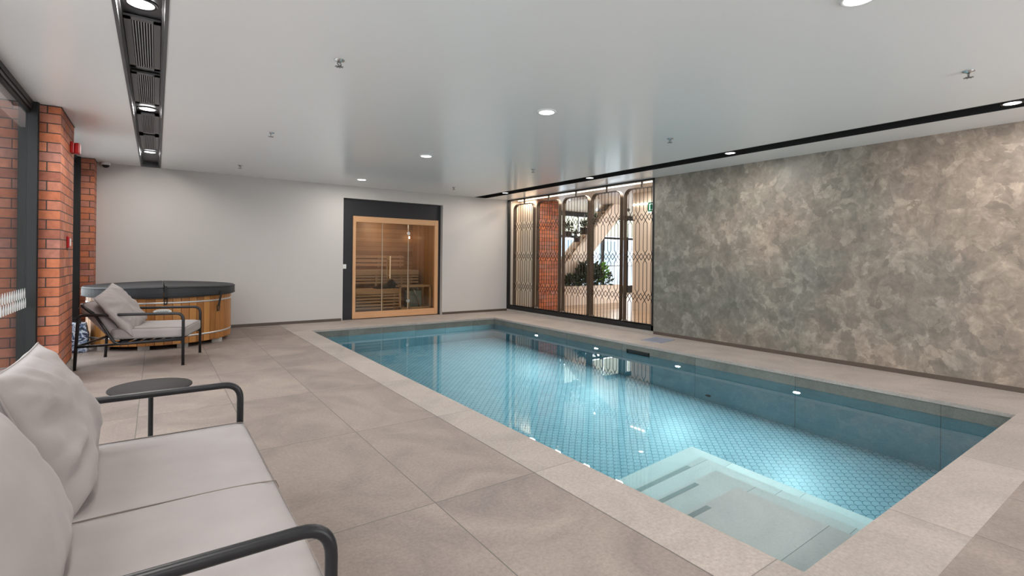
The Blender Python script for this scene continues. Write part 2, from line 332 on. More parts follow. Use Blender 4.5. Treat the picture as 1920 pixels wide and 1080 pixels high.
# ------------------------------------------------------------------ helpers
class MB:
    """collects shapes and builds them as one mesh object"""
    def __init__(self): self.bm = bmesh.new(); self.mats = []
    def mi(self, mat):
        if mat not in self.mats: self.mats.append(mat)
        return self.mats.index(mat)
    def box(self, a, b, mat=None, bevel=0.0):
        a, b = [min(p, q) for p, q in zip(a, b)], [max(p, q) for p, q in zip(a, b)]
        ctr = [(p + q) / 2 for p, q in zip(a, b)]; s = [q - p for p, q in zip(a, b)]
        r = bmesh.ops.create_cube(self.bm, size=1)
        bmesh.ops.scale(self.bm, vec=s, verts=r['verts']); bmesh.ops.translate(self.bm, vec=ctr, verts=r['verts'])
        fs = set(f for v in r['verts'] for f in v.link_faces)
        if bevel:
            es = list(set(e for v in r['verts'] for e in v.link_edges))
            rr = bmesh.ops.bevel(self.bm, geom=es, offset=bevel, segments=2, affect='EDGES', profile=0.5)
            fs = [f for f in fs if f.is_valid] + rr['faces']
        if mat is not None:
            k = self.mi(mat)
            for f in fs: f.material_index = k
        return self
    def cyl(self, c, r, h, seg=32, mat=None, axis='Z', r2=None, cap=True):
        rr = bmesh.ops.create_cone(self.bm, cap_ends=cap, segments=seg, radius1=r, radius2=r if r2 is None else r2, depth=h)
        vs = rr['verts']
        if axis == 'X': bmesh.ops.rotate(self.bm, verts=vs, matrix=Matrix.Rotation(math.pi / 2, 3, 'Y'))
        if axis == 'Y': bmesh.ops.rotate(self.bm, verts=vs, matrix=Matrix.Rotation(-math.pi / 2, 3, 'X'))
        bmesh.ops.translate(self.bm, vec=c, verts=vs)
        if mat is not None:
            k = self.mi(mat)
            for f in set(f for v in vs for f in v.link_faces): f.material_index = k
        return self
    def tube(self, pts, r, seg=10, closed=False, mat=None):
        pts = [Vector(p) for p in pts]; n = len(pts); rings = []
        prev = None
        for i, p in enumerate(pts):
            if closed: d = (pts[(i + 1) % n] - pts[i - 1])
            else: d = (pts[min(i + 1, n - 1)] - pts[max(i - 1, 0)])
            d.normalize()
            if prev is None:
                a = Vector((0, 0, 1)) if abs(d.z) < 0.9 else Vector((1, 0, 0))
                s = d.cross(a).normalized()
            else:
                s = (prev - d * prev.dot(d)).normalized()
            prev = s; u = d.cross(s)
            rings.append([self.bm.verts.new(p + (s * math.cos(k * 2 * math.pi / seg) + u * math.sin(k * 2 * math.pi / seg)) * r) for k in range(seg)])
        fs = []
        for i in range(n if closed else n - 1):
            A, B = rings[i], rings[(i + 1) % n]
            for k in range(seg):
                try: fs.append(self.bm.faces.new((A[k], A[(k + 1) % seg], B[(k + 1) % seg], B[k])))
                except ValueError: pass
        if not closed:
            fs.append(self.bm.faces.new(rings[0][::-1])); fs.append(self.bm.faces.new(rings[-1]))
        for f in fs: f.smooth = True
        if mat is not None:
            kk = self.mi(mat)
            for f in fs: f.material_index = kk
        return self
    def poly(self, pts, d, mat=None):
        """extrude the polygon pts by the vector d"""
        d = Vector(d); A = [self.bm.verts.new(p) for p in pts]; B = [self.bm.verts.new(Vector(p) + d) for p in pts]
        n = len(pts); fs = [self.bm.faces.new(A[::-1]), self.bm.faces.new(B)]
        for i in range(n): fs.append(self.bm.faces.new((A[i], A[(i + 1) % n], B[(i + 1) % n], B[i])))
        if mat is not None:
            k = self.mi(mat)
            for f in fs: f.material_index = k
        return self
    def lathe(self, prof, seg=48, c=(0, 0, 0), mat=None, ring=False):
        rings = []
        for (r, z) in prof:
            rings.append([self.bm.verts.new((c[0] + r * math.cos(k * 2 * math.pi / seg), c[1] + r * math.sin(k * 2 * math.pi / seg), c[2] + z)) for k in range(seg)])
        fs = []
        for A, B in zip(rings, rings[1:]):
            for k in range(seg): fs.append(self.bm.faces.new((A[k], A[(k + 1) % seg], B[(k + 1) % seg], B[k])))
        if ring:
            A, B = rings[-1], rings[0]
            for k in range(seg): fs.append(self.bm.faces.new((A[k], A[(k + 1) % seg], B[(k + 1) % seg], B[k])))
        else:
            fs.append(self.bm.faces.new(rings[0][::-1])); fs.append(self.bm.faces.new(rings[-1]))
        for f in fs[:None if ring else -2]: f.smooth = True
        if mat is not None:
            k = self.mi(mat)
            for f in fs: f.material_index = k
        return self
    def build(self, name, mat=None, parent=None, smooth=False, recalc=True):
        if recalc: bmesh.ops.recalc_face_normals(self.bm, faces=self.bm.faces)
        me = bpy.data.meshes.new(name); self.bm.to_mesh(me); self.bm.free()
        if mat is not None and not self.mats: self.mats = [mat]
        for mm in self.mats: me.materials.append(mm)
        if smooth:
            for p in me.polygons: p.use_smooth = True
        o = bpy.data.objects.new(name, me); COL.objects.link(o)
        if parent is not None: o.parent = parent
        return o
def tag(o, label, cat, group=None, kind=None):
    o['label'] = label; o['category'] = cat
    if group: o['group'] = group
    if kind: o['kind'] = kind
    return o
def empty(name, loc, label, cat, group=None, rz=0.0):
    o = bpy.data.objects.new(name, None); COL.objects.link(o); o.location = loc; o.rotation_euler = (0, 0, rz)
    o.empty_display_size = 0.1
    return tag(o, label, cat, group)
def struct(o, label=None):
    o['kind'] = 'structure'
    if label: o['label'] = label
    return o
def round_path(pts, rad, seg=6, closed=False):
    pts = [Vector(p) for p in pts]; out = []; n = len(pts)
    rng = range(n) if closed else range(1, n - 1)
    if not closed: out.append(pts[0])
    for i in rng:
        p, a, b = pts[i], pts[i - 1], pts[(i + 1) % n]
        r = rad[i] if isinstance(rad, (list, tuple)) else rad
        da, db = (a - p), (b - p)
        r = min(r, da.length * 0.49, db.length * 0.49)
        s, e = p + da.normalized() * r, p + db.normalized() * r
        for k in range(seg + 1):
            q = k / seg
            out.append(s * (1 - q) ** 2 + p * 2 * q * (1 - q) + e * q * q)
    if not closed: out.append(pts[-1])
    return out
def area(name, loc, size, power, rot=(0, 0, 0), color=(1, 0.95, 0.9), parent=None, spread=160, shape='DISK', size_y=None):
    ld = bpy.data.lights.new(name, 'AREA'); ld.shape = shape; ld.size = size
    if size_y: ld.size_y = size_y
    ld.energy = power; ld.color = color; ld.spread = math.radians(spread)
    o = bpy.data.objects.new(name, ld); COL.objects.link(o); o.location = loc; o.rotation_euler = rot
    if parent: o.parent = parent
    ld.cycles.is_caustics_light = True          # lamp light refracts through the pool water
    return o

# ------------------------------------------------------------------ room shell
FT = -0.12
mb = MB()
CX0, CX1, CY0, CY1 = 1.712, XW, 0.60, YB          # outer edge of the coping ring
mb.box((XG - 0.25, YR - 0.2, FT), (CX0, YB + 0.3, 0))
mb.box((CX0, YR - 0.2, FT), (CX1, CY0, 0))
mb.box((CX0, CY1 + 0.001, FT), (CX1, YB + 0.3, 0))
struct(mb.build('floor', M['floor']))
# lobby floor behind the screen
struct(MB().box((XW, 4.0, FT), (15.2, 12.3, 0)).build('floor', M['timber_floor']))

# ceiling with two recessed channels
SX0, SX1 = -0.20, 0.044
TX0, TX1 = 5.575, 5.865
YE = 9.262
mb = MB()
for x0, x1 in ((XG - 0.25, SX0), (SX1, TX0), (TX1, XW + 0.16)):
    mb.box((x0, YR - 0.2, H), (x1, YB + 0.2, H + 0.16))
for x0, x1 in ((SX0, SX1), (TX0, TX1)):
    mb.box((x0, YE, H), (x1, YB + 0.2, H + 0.16))
struct(mb.build('ceiling', M['ceiling']))

# back wall, with the sauna recess
RX0, RX1, RZ = 2.795, 4.832, 2.262
mb = MB()
mb.box((-0.95, YB, 0), (RX0, YB + 0.16, H)); mb.box((RX1, YB, 0), (XW + 0.16, YB + 0.16, H)); mb.box((RX0, YB, RZ), (RX1, YB + 0.16, H))
struct(mb.build('wall_back', M['wall']))
# stone wall on the right and wall behind the camera
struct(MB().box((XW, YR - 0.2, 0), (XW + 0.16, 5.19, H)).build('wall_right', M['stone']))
mb = MB()
mb.box((XG - 0.2, YR - 0.16, 0), (3.0, YR, H)); mb.box((6.0, YR - 0.16, 0), (XW, YR, H)); mb.box((3.0, YR - 0.16, 2.2), (6.0, YR, H)); mb.box((3.0, YR - 0.16, 0), (6.0, YR, 0.1))
struct(mb.build('wall_rear', M['wall']))
mb = MB()
for x in (3.0, 4.47, 5.94): mb.box((x, YR - 0.10, 0.1), (x + 0.06, YR - 0.04, 2.2))
mb.box((3.0, YR - 0.10, 0.1), (6.0, YR - 0.04, 0.16)); mb.box((3.0, YR - 0.10, 2.14), (6.0, YR - 0.04, 2.2))
wr = struct(mb.build('fill_window_3', M['frame_dark']))  # added unseen window, lets daylight in as fill from behind
MB().box((3.03, YR - 0.075, 0.13), (5.97, YR - 0.065, 2.17)).build('pane', M['glass'], wr)

# skirtings
struct(MB().box((-0.70, YB - 0.012, 0), (RX0 - 0.02, YB, 0.048), bevel=0.002).build('baseboard_back', M['skirt']))
struct(MB().box((RX1 + 0.005, YB - 0.012, 0), (XW, YB, 0.048), bevel=0.002).build('baseboard_back', M['skirt']))
struct(MB().box((XW - 0.014, YR, 0), (XW, 5.18, 0.048), bevel=0.002).build('baseboard_right', M['skirt']))

# brick piers on the left
def pier(y0, y1):
    struct(MB().box((XG + 0.06, y0, 0.105), (-0.705, y1, H)).build('wall_left', M['brick']))
    mb = MB().box((XG + 0.06, y0 - 0.012, 0), (-0.672, y1 + 0.012, 0.098))
    struct(mb.build('baseboard_left', M['kerb']))
    struct(MB().box((XG + 0.065, y0 + 0.005, 0.098), (-0.715, y1 - 0.005, 0.106)).build('trim_1', M['matt_black']))
pier(5.99, 6.86)
pier(8.945, YB)
# thin black strip along the top of each pier, below the ceiling
struct(MB().box((XG + 0.06, 5.985, H - 0.008), (-0.70, 6.865, H)).build('trim_2', M['matt_black']))
struct(MB().box((XG + 0.06, 8.94, H - 0.008), (-0.70, YB, H)).build('trim_3', M['matt_black']))

# sliding glazing, near window (in front of the first pier) and far window (between piers)
def glazing(name, y0, y1, doors):
    mb = MB()
    mb.box((XG - 0.10, y0, H - 0.045), (XG + 0.035, y1, H)); mb.box((XG - 0.10, y0, 0), (XG + 0.035, y1, 0.03))
    root = struct(mb.build(name, M['frame_dark']))
    mb = MB()
    mb.box((XG + 0.012, y0, H - 0.075), (XG + 0.026, y1, H - 0.045)); mb.box((XG - 0.03, y0, H - 0.085), (XG - 0.012, y1, H - 0.045))
    mb.build('head_track', M['black'], root)
    # jambs at both ends
    for yy in (y0 + 0.02, y1 - 0.075):
        mb = MB().box((XG + 0.0, yy, 0.0), (XG + 0.065, yy + 0.055, H), bevel=0.003)
        mb.box((XG + 0.065, yy + 0.02, 0.0), (XG + 0.07, yy + 0.035, H))
        mb.build('jamb', M['frame_dark'], root)
    n = doors; dw = (y1 - y0) / n
    for k in range(n):
        a, b = y0 + k * dw, y0 + (k + 1) * dw
        mb = MB()
        mb.box((XG - 0.018, a, 0.03), (XG + 0.014, a + 0.045, H - 0.05), bevel=0.003); mb.box((XG - 0.018, b - 0.045, 0.03), (XG + 0.014, b, H - 0.05), bevel=0.003)
        mb.box((XG - 0.018, a, 0.03), (XG + 0.014, b, 0.09)); mb.box((XG - 0.018, a, H - 0.10), (XG + 0.014, b, H - 0.05))
        s = mb.build('sash', M['frame_dark'], root)
        MB().box((XG - 0.004, a + 0.04, 0.08), (XG + 0.004, b - 0.04, H - 0.09)).build('pane', M['glass_tint'], s)
    return root
win1 = glazing('window_1', -2.55, 5.99, 4)
win2 = glazing('window_2', 6.86, 8.945, 1)
# white privacy marks on the near glazing: two staggered rows of short pointed bars
mb = MB(); k = 0; y = 3.2
while y < 5.90:
    for (z0, z1, dy) in ((0.80, 0.885, 0), (0.715, 0.80, 0.035)):
        mb.poly([(XG + 0.0045, y + dy, z0), (XG + 0.0045, y + dy + 0.032, z0), (XG + 0.0045, y + dy + 0.038, (z0 + z1) / 2), (XG + 0.0045, y + dy + 0.016, z1), (XG + 0.0045, y + dy - 0.006, (z0 + z1) / 2)], (0.0008, 0, 0))
    y += 0.075
mb.build('privacy_marks', simple('white_vinyl', (0.8, 0.84, 0.85), 0.5), win1)
# court added outside the left glazing for sky light: paving, pale wall, dark end wall
struct(MB().box((-7.2, -7.5, -0.12), (XG - 0.25, 12, -0.02)).build('floor', simple('bounce_paving', (0.55, 0.535, 0.51), 0.8, var=0.1)))  # added pale ground, bounces sky light up to the ceiling
struct(MB().box((-7.2, -7.5, 0), (-7.0, 11.6, 2.0)).build('wall_outside_added', simple('outside_wall', (0.6, 0.58, 0.55), 0.8, var=0.1)))
struct(MB().box((-7.0, 7.2, 0), (XG - 0.2, 7.3, 6.0)).build('wall_outside_added', simple('dark_sky_blocker', (0.03, 0.03, 0.03), 0.8)))  # added dark blocker, keeps bright sky out of the glazing reflections

# ------------------------------------------------------------------ swimming pool
pool = empty('swimming_pool', (0, 0, 0), 'long rectangular pool with pale stone coping and light blue scale-tiled floor, set in the paving', 'swimming pool')
mb = MB()
mb.box((CX0, CY0, -0.03), (PX0, PY1, 0.001), M['coping']); mb.box((PX1, PY0, -0.03), (CX1 - 0.001, CY1, 0.001), M['coping_plain'])
mb.box((PX0, CY0, -0.03), (CX1 - 0.001, PY0, 0.001), M['coping_x']); mb.box((CX0, PY1, -0.03), (PX1, CY1, 0.001), M['coping_plain'])
mb.build('coping', None, pool)
th = 0.14; e = 0.012      # walls stand slightly back under the coping
for za, zb, nm, mt_ in ((PZ, WZ - 0.012, 'pool_wall', M['pool_wall']), (WZ - 0.012, -0.03, 'waterline_band', M['pool_band'])):
    mb = MB()
    mb.box((PX0 - e - th, PY0 - th, za), (PX0 - e, PY1 + th, zb)); mb.box((PX1 + e, PY0 - th, za), (PX1 + e + th, PY1 + th, zb))
    mb.box((PX0 - e, PY0 - e - th, za), (PX1 + e, PY0 - e, zb)); mb.box((PX0 - e, PY1 + e, za), (PX1 + e, PY1 + e + th, zb))
    mb.build(nm, mt_, pool)
MB().box((PX0 - 0.1, PY0 - 0.1, PZ - 0.1), (PX1 + 0.1, PY1 + 0.1, PZ)).build('pool_floor', M['scales'], pool)
mb = MB()
for z, xe, ye in ((-0.40, 2.97, 1.73), (-0.70, 3.33, 2.10), (-1.0, 3.69, 2.46), (-1.30, 4.05, 2.80)):
    mb.box((PX0 - 0.05, PY0 - 0.05, PZ), (xe, ye, z))
stp = mb.build('corner_steps', M['step'], pool)
for z, xe, ye in ((-0.40, 2.62, 1.73), (-0.70, 3.05, 2.10), (-1.0, 3.47, 2.46)):
    MB().box((PX0 + 0.05, ye - 0.055, z), (xe, ye - 0.02, z + 0.003)).build('grip_strip', simple('grip_strip', (0.46, 0.46, 0.44), 0.8), stp)
mb = MB().box((PX0 - 0.06, PY0 - 0.06, PZ - 0.05), (PX1 + 0.06, PY1 + 0.06, WZ))
bmesh.ops.recalc_face_normals(mb.bm, faces=mb.bm.faces); bmesh.ops.split_edges(mb.bm, edges=mb.bm.edges[:])
wt = mb.build('water', M['water'], pool, True, False)
wt.cycles.is_caustics_caster = True
for c_ in pool.children:
    if c_.name.split('.')[0] in ('pool_wall', 'pool_floor', 'corner_steps'): c_.cycles.is_caustics_receiver = True
    for g_ in c_.children: g_.cycles.is_caustics_receiver = True
wt['label'] = 'clear still blue pool water'
# skimmer mouth in the right pool wall
mb = MB()
mb.box((PX1 - 0.012, 4.47, -0.105), (PX1 + 0.013, 4.86, -0.095)); mb.box((PX1 - 0.012, 4.47, -0.20), (PX1 + 0.013, 4.86, -0.185))
mb.box((PX1 - 0.012, 4.47, -0.19), (PX1 + 0.013, 4.482, -0.10)); mb.box((PX1 - 0.012, 4.848, -0.19), (PX1 + 0.013, 4.86, -0.10))
mb.box((PX1 + 0.002, 4.48, -0.19), (PX1 + 0.013, 4.85, -0.10))
mb.build('skimmer', M['matt_black'], pool)['label'] = 'black skimmer mouth'
MB().cyl((PX1 + 0.004, 3.57, -1.385), 0.035, 0.02, 20, None, 'X').build('inlet', M['matt_black'], pool)

names = ['furthest underwater light in the right pool wall, closest to the screen corner', 'underwater pool light in the right wall, between the furthest light and the skimmer',
         'underwater pool light in the right wall, just nearer than the skimmer', 'brightest underwater pool light, nearest of the row in the right wall']
for y, lb in zip((6.924, 5.457, 3.996, 2.532), names):
    r = empty('pool_light', (PX1 + 0.012, y, -0.38), lb, 'pool light', 'underwater lights along the right pool wall')
    MB().lathe([(0.030, 0), (0.045, 0.002), (0.045, 0.012), (0.030, 0.014)], 24, ring=True).build('rim', M['chrome'], r).rotation_euler = (0, -math.pi / 2, 0)
    ln = MB().cyl((0, 0, 0.010), 0.030, 0.006, 24).build('lens', M['pool_lens'], r); ln.rotation_euler = (0, -math.pi / 2, 0)
    area('lamp', (-0.03, 0, 0), 0.06, POOL_W, (0, math.radians(90), 0), (0.92, 1.0, 0.98), r, 180)

# floor grate beside the pool
g = empty('floor_grate', (6.01, 4.74, 0), 'grey slotted drain grate lying on the coping in front of the stone wall', 'drain grate', rz=0.0)
mb = MB(); mb.box((-0.20, -0.16, 0.001), (0.20, -0.145, 0.012)); mb.box((-0.20, 0.145, 0.001), (0.20, 0.16, 0.012)); mb.box((-0.20, -0.16, 0.001), (-0.185, 0.16, 0.012)); mb.box((0.185, -0.16, 0.001), (0.20, 0.16, 0.012))
mb.box((-0.185, -0.145, 0.001), (0.185, 0.145, 0.003), M['matt_black'])
gb = MB()
gb.box((-0.20, -0.16, 0.001), (0.20, -0.145, 0.012)); gb.box((-0.20, 0.145, 0.001), (0.20, 0.16, 0.012)); gb.box((-0.20, -0.16, 0.001), (-0.185, 0.16, 0.012)); gb.box((0.185, -0.16, 0.001), (0.20, 0.16, 0.012))
mb.bm.free(); gb.build('rim', M['grate'], g)
sb = MB()
for k in range(11): sb.box((-0.185, -0.13 + k * 0.0265 - 0.007, 0.001), (0.185, -0.13 + k * 0.0265 + 0.007, 0.010))
sb.build('slats', M['grate'], g)
g.rotation_euler.z = 0.18

# ------------------------------------------------------------------ ceiling fittings
def downlight(x, y, label, z=H, ring=M['white'], r=0.085, group='round white ceiling downlights in the middle row', name='downlight', power=LAMP_W, deep=0.0):
    o = empty(name, (x, y, z), label, 'ceiling light', group)
    MB().lathe([(r * 0.78, 0.004), (r, 0.001), (r, -0.008), (r * 0.92, -0.013), (r * 0.78, -0.010)], 40, ring=True).build('trim_ring', ring, o)
    MB().cyl((0, 0, -0.006), r * 0.78, 0.006, 40).build('lens', M['lens'], o)
    area('lamp', (0, 0, -0.016), r * 1.5, power, (0, 0, 0), (1.0, 0.955, 0.90), o, 180)
    return o
mids = {1.03: 'round white ceiling light above the pool steps, cut by the top picture edge', 3.46: 'round white ceiling light over the middle of the pool',
        5.90: 'round white ceiling light over the far half of the pool', 8.38: 'round white ceiling light closest to the sauna',
        -1.40: 'round white ceiling light behind the viewer'}
for y, lb in mids.items(): downlight(2.82, y, lb)

# left dark channel with air grilles and lamps
ch = empty('ceiling_air_channel', (0, 0, H), 'dark grey ceiling channel with slotted air grilles, running along the left side of the ceiling', 'ceiling channel')
ZT = 0.07
mb = MB(); mb.box((SX0, YR, ZT), (SX1, YE, ZT + 0.02)); mb.build('backing', M['charcoal'], ch)
mb = MB()
mb.box((SX0, YR, -0.004), (SX0 + 0.018, YE, ZT)); mb.box((SX1 - 0.018, YR, -0.004), (SX1, YE, ZT)); mb.box((SX0, YE - 0.015, -0.004), (SX1, YE, ZT))
mb.box((SX0 + 0.018, YR, 0.030), (SX0 + 0.030, YE, ZT)); mb.box((SX1 - 0.030, YR, 0.030), (SX1 - 0.018, YE, ZT))
mb.build('edge_frame', simple('channel_edge_metal', (0.11, 0.11, 0.115), 0.5), ch)
for y0 in (-1.475, 0.955, 3.385, 5.788):
    segs = [(y0 + 0.20, y0 + 1.16), (y0 + 1.27, y0 + 2.22)]
    for a, b in segs:
        gr = MB()
        gx0, gx1 = SX0 + 0.034, SX1 - 0.034
        gr.box((gx0, a, 0.045), (gx0 + 0.035, b, 0.058)); gr.box((gx1 - 0.035, a, 0.045), (gx1, b, 0.058)); gr.box((gx0, a, 0.045), (gx1, a + 0.05, 0.058)); gr.box((gx0, b - 0.05, 0.045), (gx1, b, 0.058))
        go = gr.build('air_grille', M['grille_metal'], ch)
        MB().box((gx0 + 0.03, a + 0.04, 0.062), (gx1 - 0.03, b - 0.04, 0.069)).build('plenum', M['matt_black'], go)
        sl = MB(); nn = 8; ww = (gx1 - gx0 - 0.07)
        for k in range(nn): 
            xx = gx0 + 0.035 + ww * (k + 0.5) / nn
            sl.box((xx - 0.0028, a + 0.05, 0.044), (xx + 0.0028, b - 0.05, 0.056))
        sl.build('slats', M['slat_metal'], go)
for y, lb in ((3.385, 'large round lamp in the dark left ceiling channel, nearest the picture top'), (5.788, 'round lamp in the middle of the dark left ceiling channel'),
              (8.20, 'round lamp at the far end of the dark left ceiling channel'), (0.955, 'round lamp in the dark left channel above the sofa'), (-1.475, 'round lamp in the dark left channel behind the viewer')):
    downlight(-0.08, y, lb, H + 0.055, M['black'], 0.078, 'lamps set in the left ceiling channel')

# right black trough
tr = empty('ceiling_light_trough', (0, 0, H), 'narrow black ceiling trough running beside the stone wall and the screen', 'ceiling trough')
mb = MB(); mb.box((TX0, YR, 0.12), (TX1, YE, 0.14)); mb.box((TX0, YR, -0.002), (TX0 + 0.01, YE, 0.12)); mb.box((TX1 - 0.01, YR, -0.002), (TX1, YE, 0.12)); mb.box((TX0, YE - 0.01, -0.002), (TX1, YE, 0.12))
mb.build('channel', M['matt_black'], tr)
mb = MB(); mb.box((5.62, YR, 0.085), (5.70, YE - 0.02, 0.10)); mb.build('rail', M['black'], tr)
for k in range(20):
    MB().cyl((5.72, -2.1 + k * 0.6075, 0.11), 0.012, 0.02, 12).build('pin_spot', M['chrome'], tr)
for y, lb in ((0.976, 'lamp in the black right trough at the right edge of the picture'), (3.447, 'lamp in the black right trough above the stone wall'), (5.875, 'lamp in the black right trough above the middle of the screen'),
              (8.281, 'lamp in the black right trough furthest away, by the back wall'), (-1.45, 'lamp in the black right trough behind the viewer')):
    downlight(5.70, y, lb, H + 0.012, M['black'], 0.07, 'lamps set in the right ceiling trough')

# fire sprinklers
spk = None
def sprinkler():
    o = empty('fire_sprinkler', (0, 0, H), '', 'fire sprinkler', 'chrome sprinkler heads on the white ceiling')
    MB().lathe([(0.034, 0), (0.034, -0.004), (0.012, -0.012), (0.010, -0.016)], 24).build('escutcheon', M['chrome'], o)
    mb = MB(); mb.tube([(0.010, 0, -0.014), (0.014, 0, -0.028), (0.003, 0, -0.042)], 0.0028, 6); mb.tube([(-0.010, 0, -0.014), (-0.014, 0, -0.028), (-0.003, 0, -0.042)], 0.0028, 6)
    mb.build('yoke', M['charcoal'], o)
    MB().cyl((0, 0, -0.028), 0.003, 0.026, 8).build('bulb', M['chrome'], o)
    mb = MB()
    mb.cyl((0, 0, -0.045), 0.010, 0.003, 16)
    for k in range(8):
        a = k * math.pi / 4
        mb.poly([(0.008 * math.cos(a - .3), 0.008 * math.sin(a - .3), -0.0455), (0.028 * math.cos(a - .12), 0.028 * math.sin(a - .12), -0.0455), (0.028 * math.cos(a + .12), 0.028 * math.sin(a + .12), -0.0455), (0.008 * math.cos(a + .3), 0.008 * math.sin(a + .3), -0.0455)], (0, 0, 0.002))
    mb.build('deflector', M['charcoal'], o)
    return o
SP = [(0.982, 3.394, 'ceiling sprinkler nearest on the left side, right of the air channel'), (0.982, 5.832, 'second ceiling sprinkler back on the left side'), (0.982, 8.235, 'small sprinkler on the ceiling close to the end of the air channel'),
      (4.50, 0.987, 'ceiling sprinkler at the far right of the picture, above the black trough'), (4.50, 3.419, 'ceiling sprinkler over the right side of the pool, middle distance'), (4.49, 5.81, 'ceiling sprinkler over the pool in front of the screen'), (4.49, 8.206, 'furthest ceiling sprinkler, above the sauna corner')]
for k, (x, y, lb) in enumerate(SP):
    if k == 0: spk = o = sprinkler()
    else:
        o = spk.copy(); COL.objects.link(o)
        for c in spk.children:
            d = c.copy(); COL.objects.link(d); d.parent = o
    o.location = (x, y, H); o.rotation_euler.z = 0.3 + k * 1.1; o['label'] = lb

# security camera, alarm devices, switch
o = empty('security_camera', (-0.60, YB - 0.075, H), 'white dome security camera in the ceiling corner beside the far brick pier', 'security camera')
MB().lathe([(0.052, 0), (0.055, -0.004), (0.055, -0.032), (0.050, -0.038)], 32).build('housing', M['white'], o)
MB().lathe([(0.043, -0.034), (0.040, -0.052), (0.028, -0.068), (0.010, -0.076), (0.001, -0.077)], 32).build('dome', M['matt_black'], o)
o = empty('alarm_sounder', (-0.705, 6.62, 2.235), 'red square alarm sounder mounted high on the brick pier', 'alarm')
MB().box((0, -0.055, -0.055), (0.03, 0.055, 0.055), bevel=0.006).build('base', M['red'], o)
MB().box((0.03, -0.045, -0.06), (0.075, 0.045, 0.05), bevel=0.012).build('beacon', M['red'], o)
o = empty('fire_call_point', (-0.705, 6.45, 1.29), 'small red fire call point halfway up the brick pier', 'call point')
MB().box((0, -0.055, -0.055), (0.022, 0.055, 0.055), bevel=0.006).build('housing', M['red'], o)
MB().box((0.022, -0.035, -0.035), (0.026, 0.035, 0.035), bevel=0.001).build('press_plate', M['white'], o)
# ------------------------------------------------------------------ sauna in its recess
YS = YB + 0.10
struct(MB().box((RX0, YS, 0), (3.0, YS + 0.05, RZ)).box((4.766, YS, 0), (RX1, YS + 0.05, RZ)).box((3.0, YS, 1.945), (4.766, YS + 0.05, RZ)).build('wall_recess', M['panel_black']))
struct(MB().box((RX0, YB + 0.155, RZ), (RX1, YB + 0.17, RZ + 0.02)).build('trim_4', M['wall']))
o = empty('light_switch', (2.842, YS, 0.995), 'white square switch on the black panel left of the sauna', 'switch')
MB().box((-0.042, -0.010, -0.042), (0.042, 0, 0.042), bevel=0.004).build('plate', M['white'], o)
MB().box((-0.024, -0.014, -0.028), (0.024, -0.009, 0.028), bevel=0.002).build('rocker', M['white'], o)

sa = empty('sauna_cabin', (0, 0, 0), 'timber sauna cabin with a glass front set into the black recess of the back wall', 'sauna')
SX_0, SX_1, SD = 2.998, 4.768, 10.55
for a, b in ((SX_0, SX_0 + 0.055), (SX_1 - 0.075, SX_1)): MB().box((a, YS - 0.03, 0.012), (b, YS + 0.05, 1.945), bevel=0.003).build('front_post', M['pine'], sa)
for a, b in ((1.835, 1.944), (0.013, 0.135)): MB().box((SX_0 + 0.055, YS - 0.029, a), (SX_1 - 0.075, YS + 0.05, b), bevel=0.003).build('front_rail', M['pine_h'], sa)
MB().box((SX_0, SD, 0), (SX_1, SD + 0.04, 1.95)).build('back_wall', M['sauna_wall'], sa)
for a in (SX_0, SX_1 - 0.04): MB().box((a, YS + 0.05, 0), (a + 0.04, SD, 1.95)).build('side_wall', M['sauna_side'], sa)
MB().box((SX_0, YS + 0.05, 1.95), (SX_1, SD, 1.99)).build('roof', M['sauna_wall'], sa)
MB().box((SX_0 + 0.04, YS + 0.05, 0.0), (SX_1 - 0.04, SD, 0.03)).build('cabin_floor', M['sauna_wall'], sa)
gx = [SX_0 + 0.055, 3.577, 4.118, SX_1 - 0.075]
for k, (a, b) in enumerate(zip(gx, gx[1:])):
    p = MB().box((a + 0.003, YS + 0.004, 0.135), (b - 0.003, YS + 0.012, 1.835)).build('glass_door' if k == 1 else 'glass_panel', M['glass_sauna'], sa)
    if k == 1:
        hb = MB()
        for xx, yy in ((3.725, YS - 0.035), (3.705, YS + 0.055)): hb.box((xx - 0.011, yy - 0.011, 0.76), (xx + 0.011, yy + 0.011, 1.20), bevel=0.004)
        for zz in (0.82, 1.14): hb.cyl((3.715, YS + 0.01, zz), 0.007, 0.08, 10, None, 'Y')
        hb.build('door_handle', M['slat'], p)
        for zz in (0.306, 1.654):
            MB().cyl((4.118, YS - 0.004, zz), 0.034, 0.016, 24, None, 'Y').build('hinge', M['chrome'], p)
# pale strips stand in for light caught on the glass edges
for a in (3.577, 4.118):
    MB().box((a - 0.006, YS + 0.002, 0.135), (a + 0.006, YS + 0.014, 1.835)).build('glass_edge_glint', simple('edge_glint', (0.45, 0.38, 0.28), 0.3), sa)
def bench(y0, y1, z, x0, x1, zlow):
    tb = MB(); n = 4; d = (y1 - y0) / n
    for k in range(n): tb.box((x0, y0 + k * d + 0.006, z - 0.025), (x1, y0 + (k + 1) * d - 0.006, z), bevel=0.003)
    tb.box((x0, y0 - 0.012, z - 0.10), (x1, y0 + 0.006, z + 0.002), bevel=0.003)
    tb.build('bench_top', M['slat'], sa)
    fb = MB(); zz = z - 0.15
    while zz > zlow: 
        fb.box((x0, y0 + 0.01, zz), (x1, y0 + 0.03, zz + 0.036)); zz -= 0.062
    xx = x0 + 0.1
    while xx < x1: fb.box((xx, y0 + 0.03, zlow), (xx + 0.04, y0 + 0.06, z - 0.03)); xx += 0.55
    fb.build('bench_skirt', M['slat'], sa)
bench(10.02, SD, 0.905, SX_0 + 0.04, 4.64, 0.58)
bench(9.68, 10.03, 0.54, SX_0 + 0.04, 4.06, 0.10)
bb = MB()
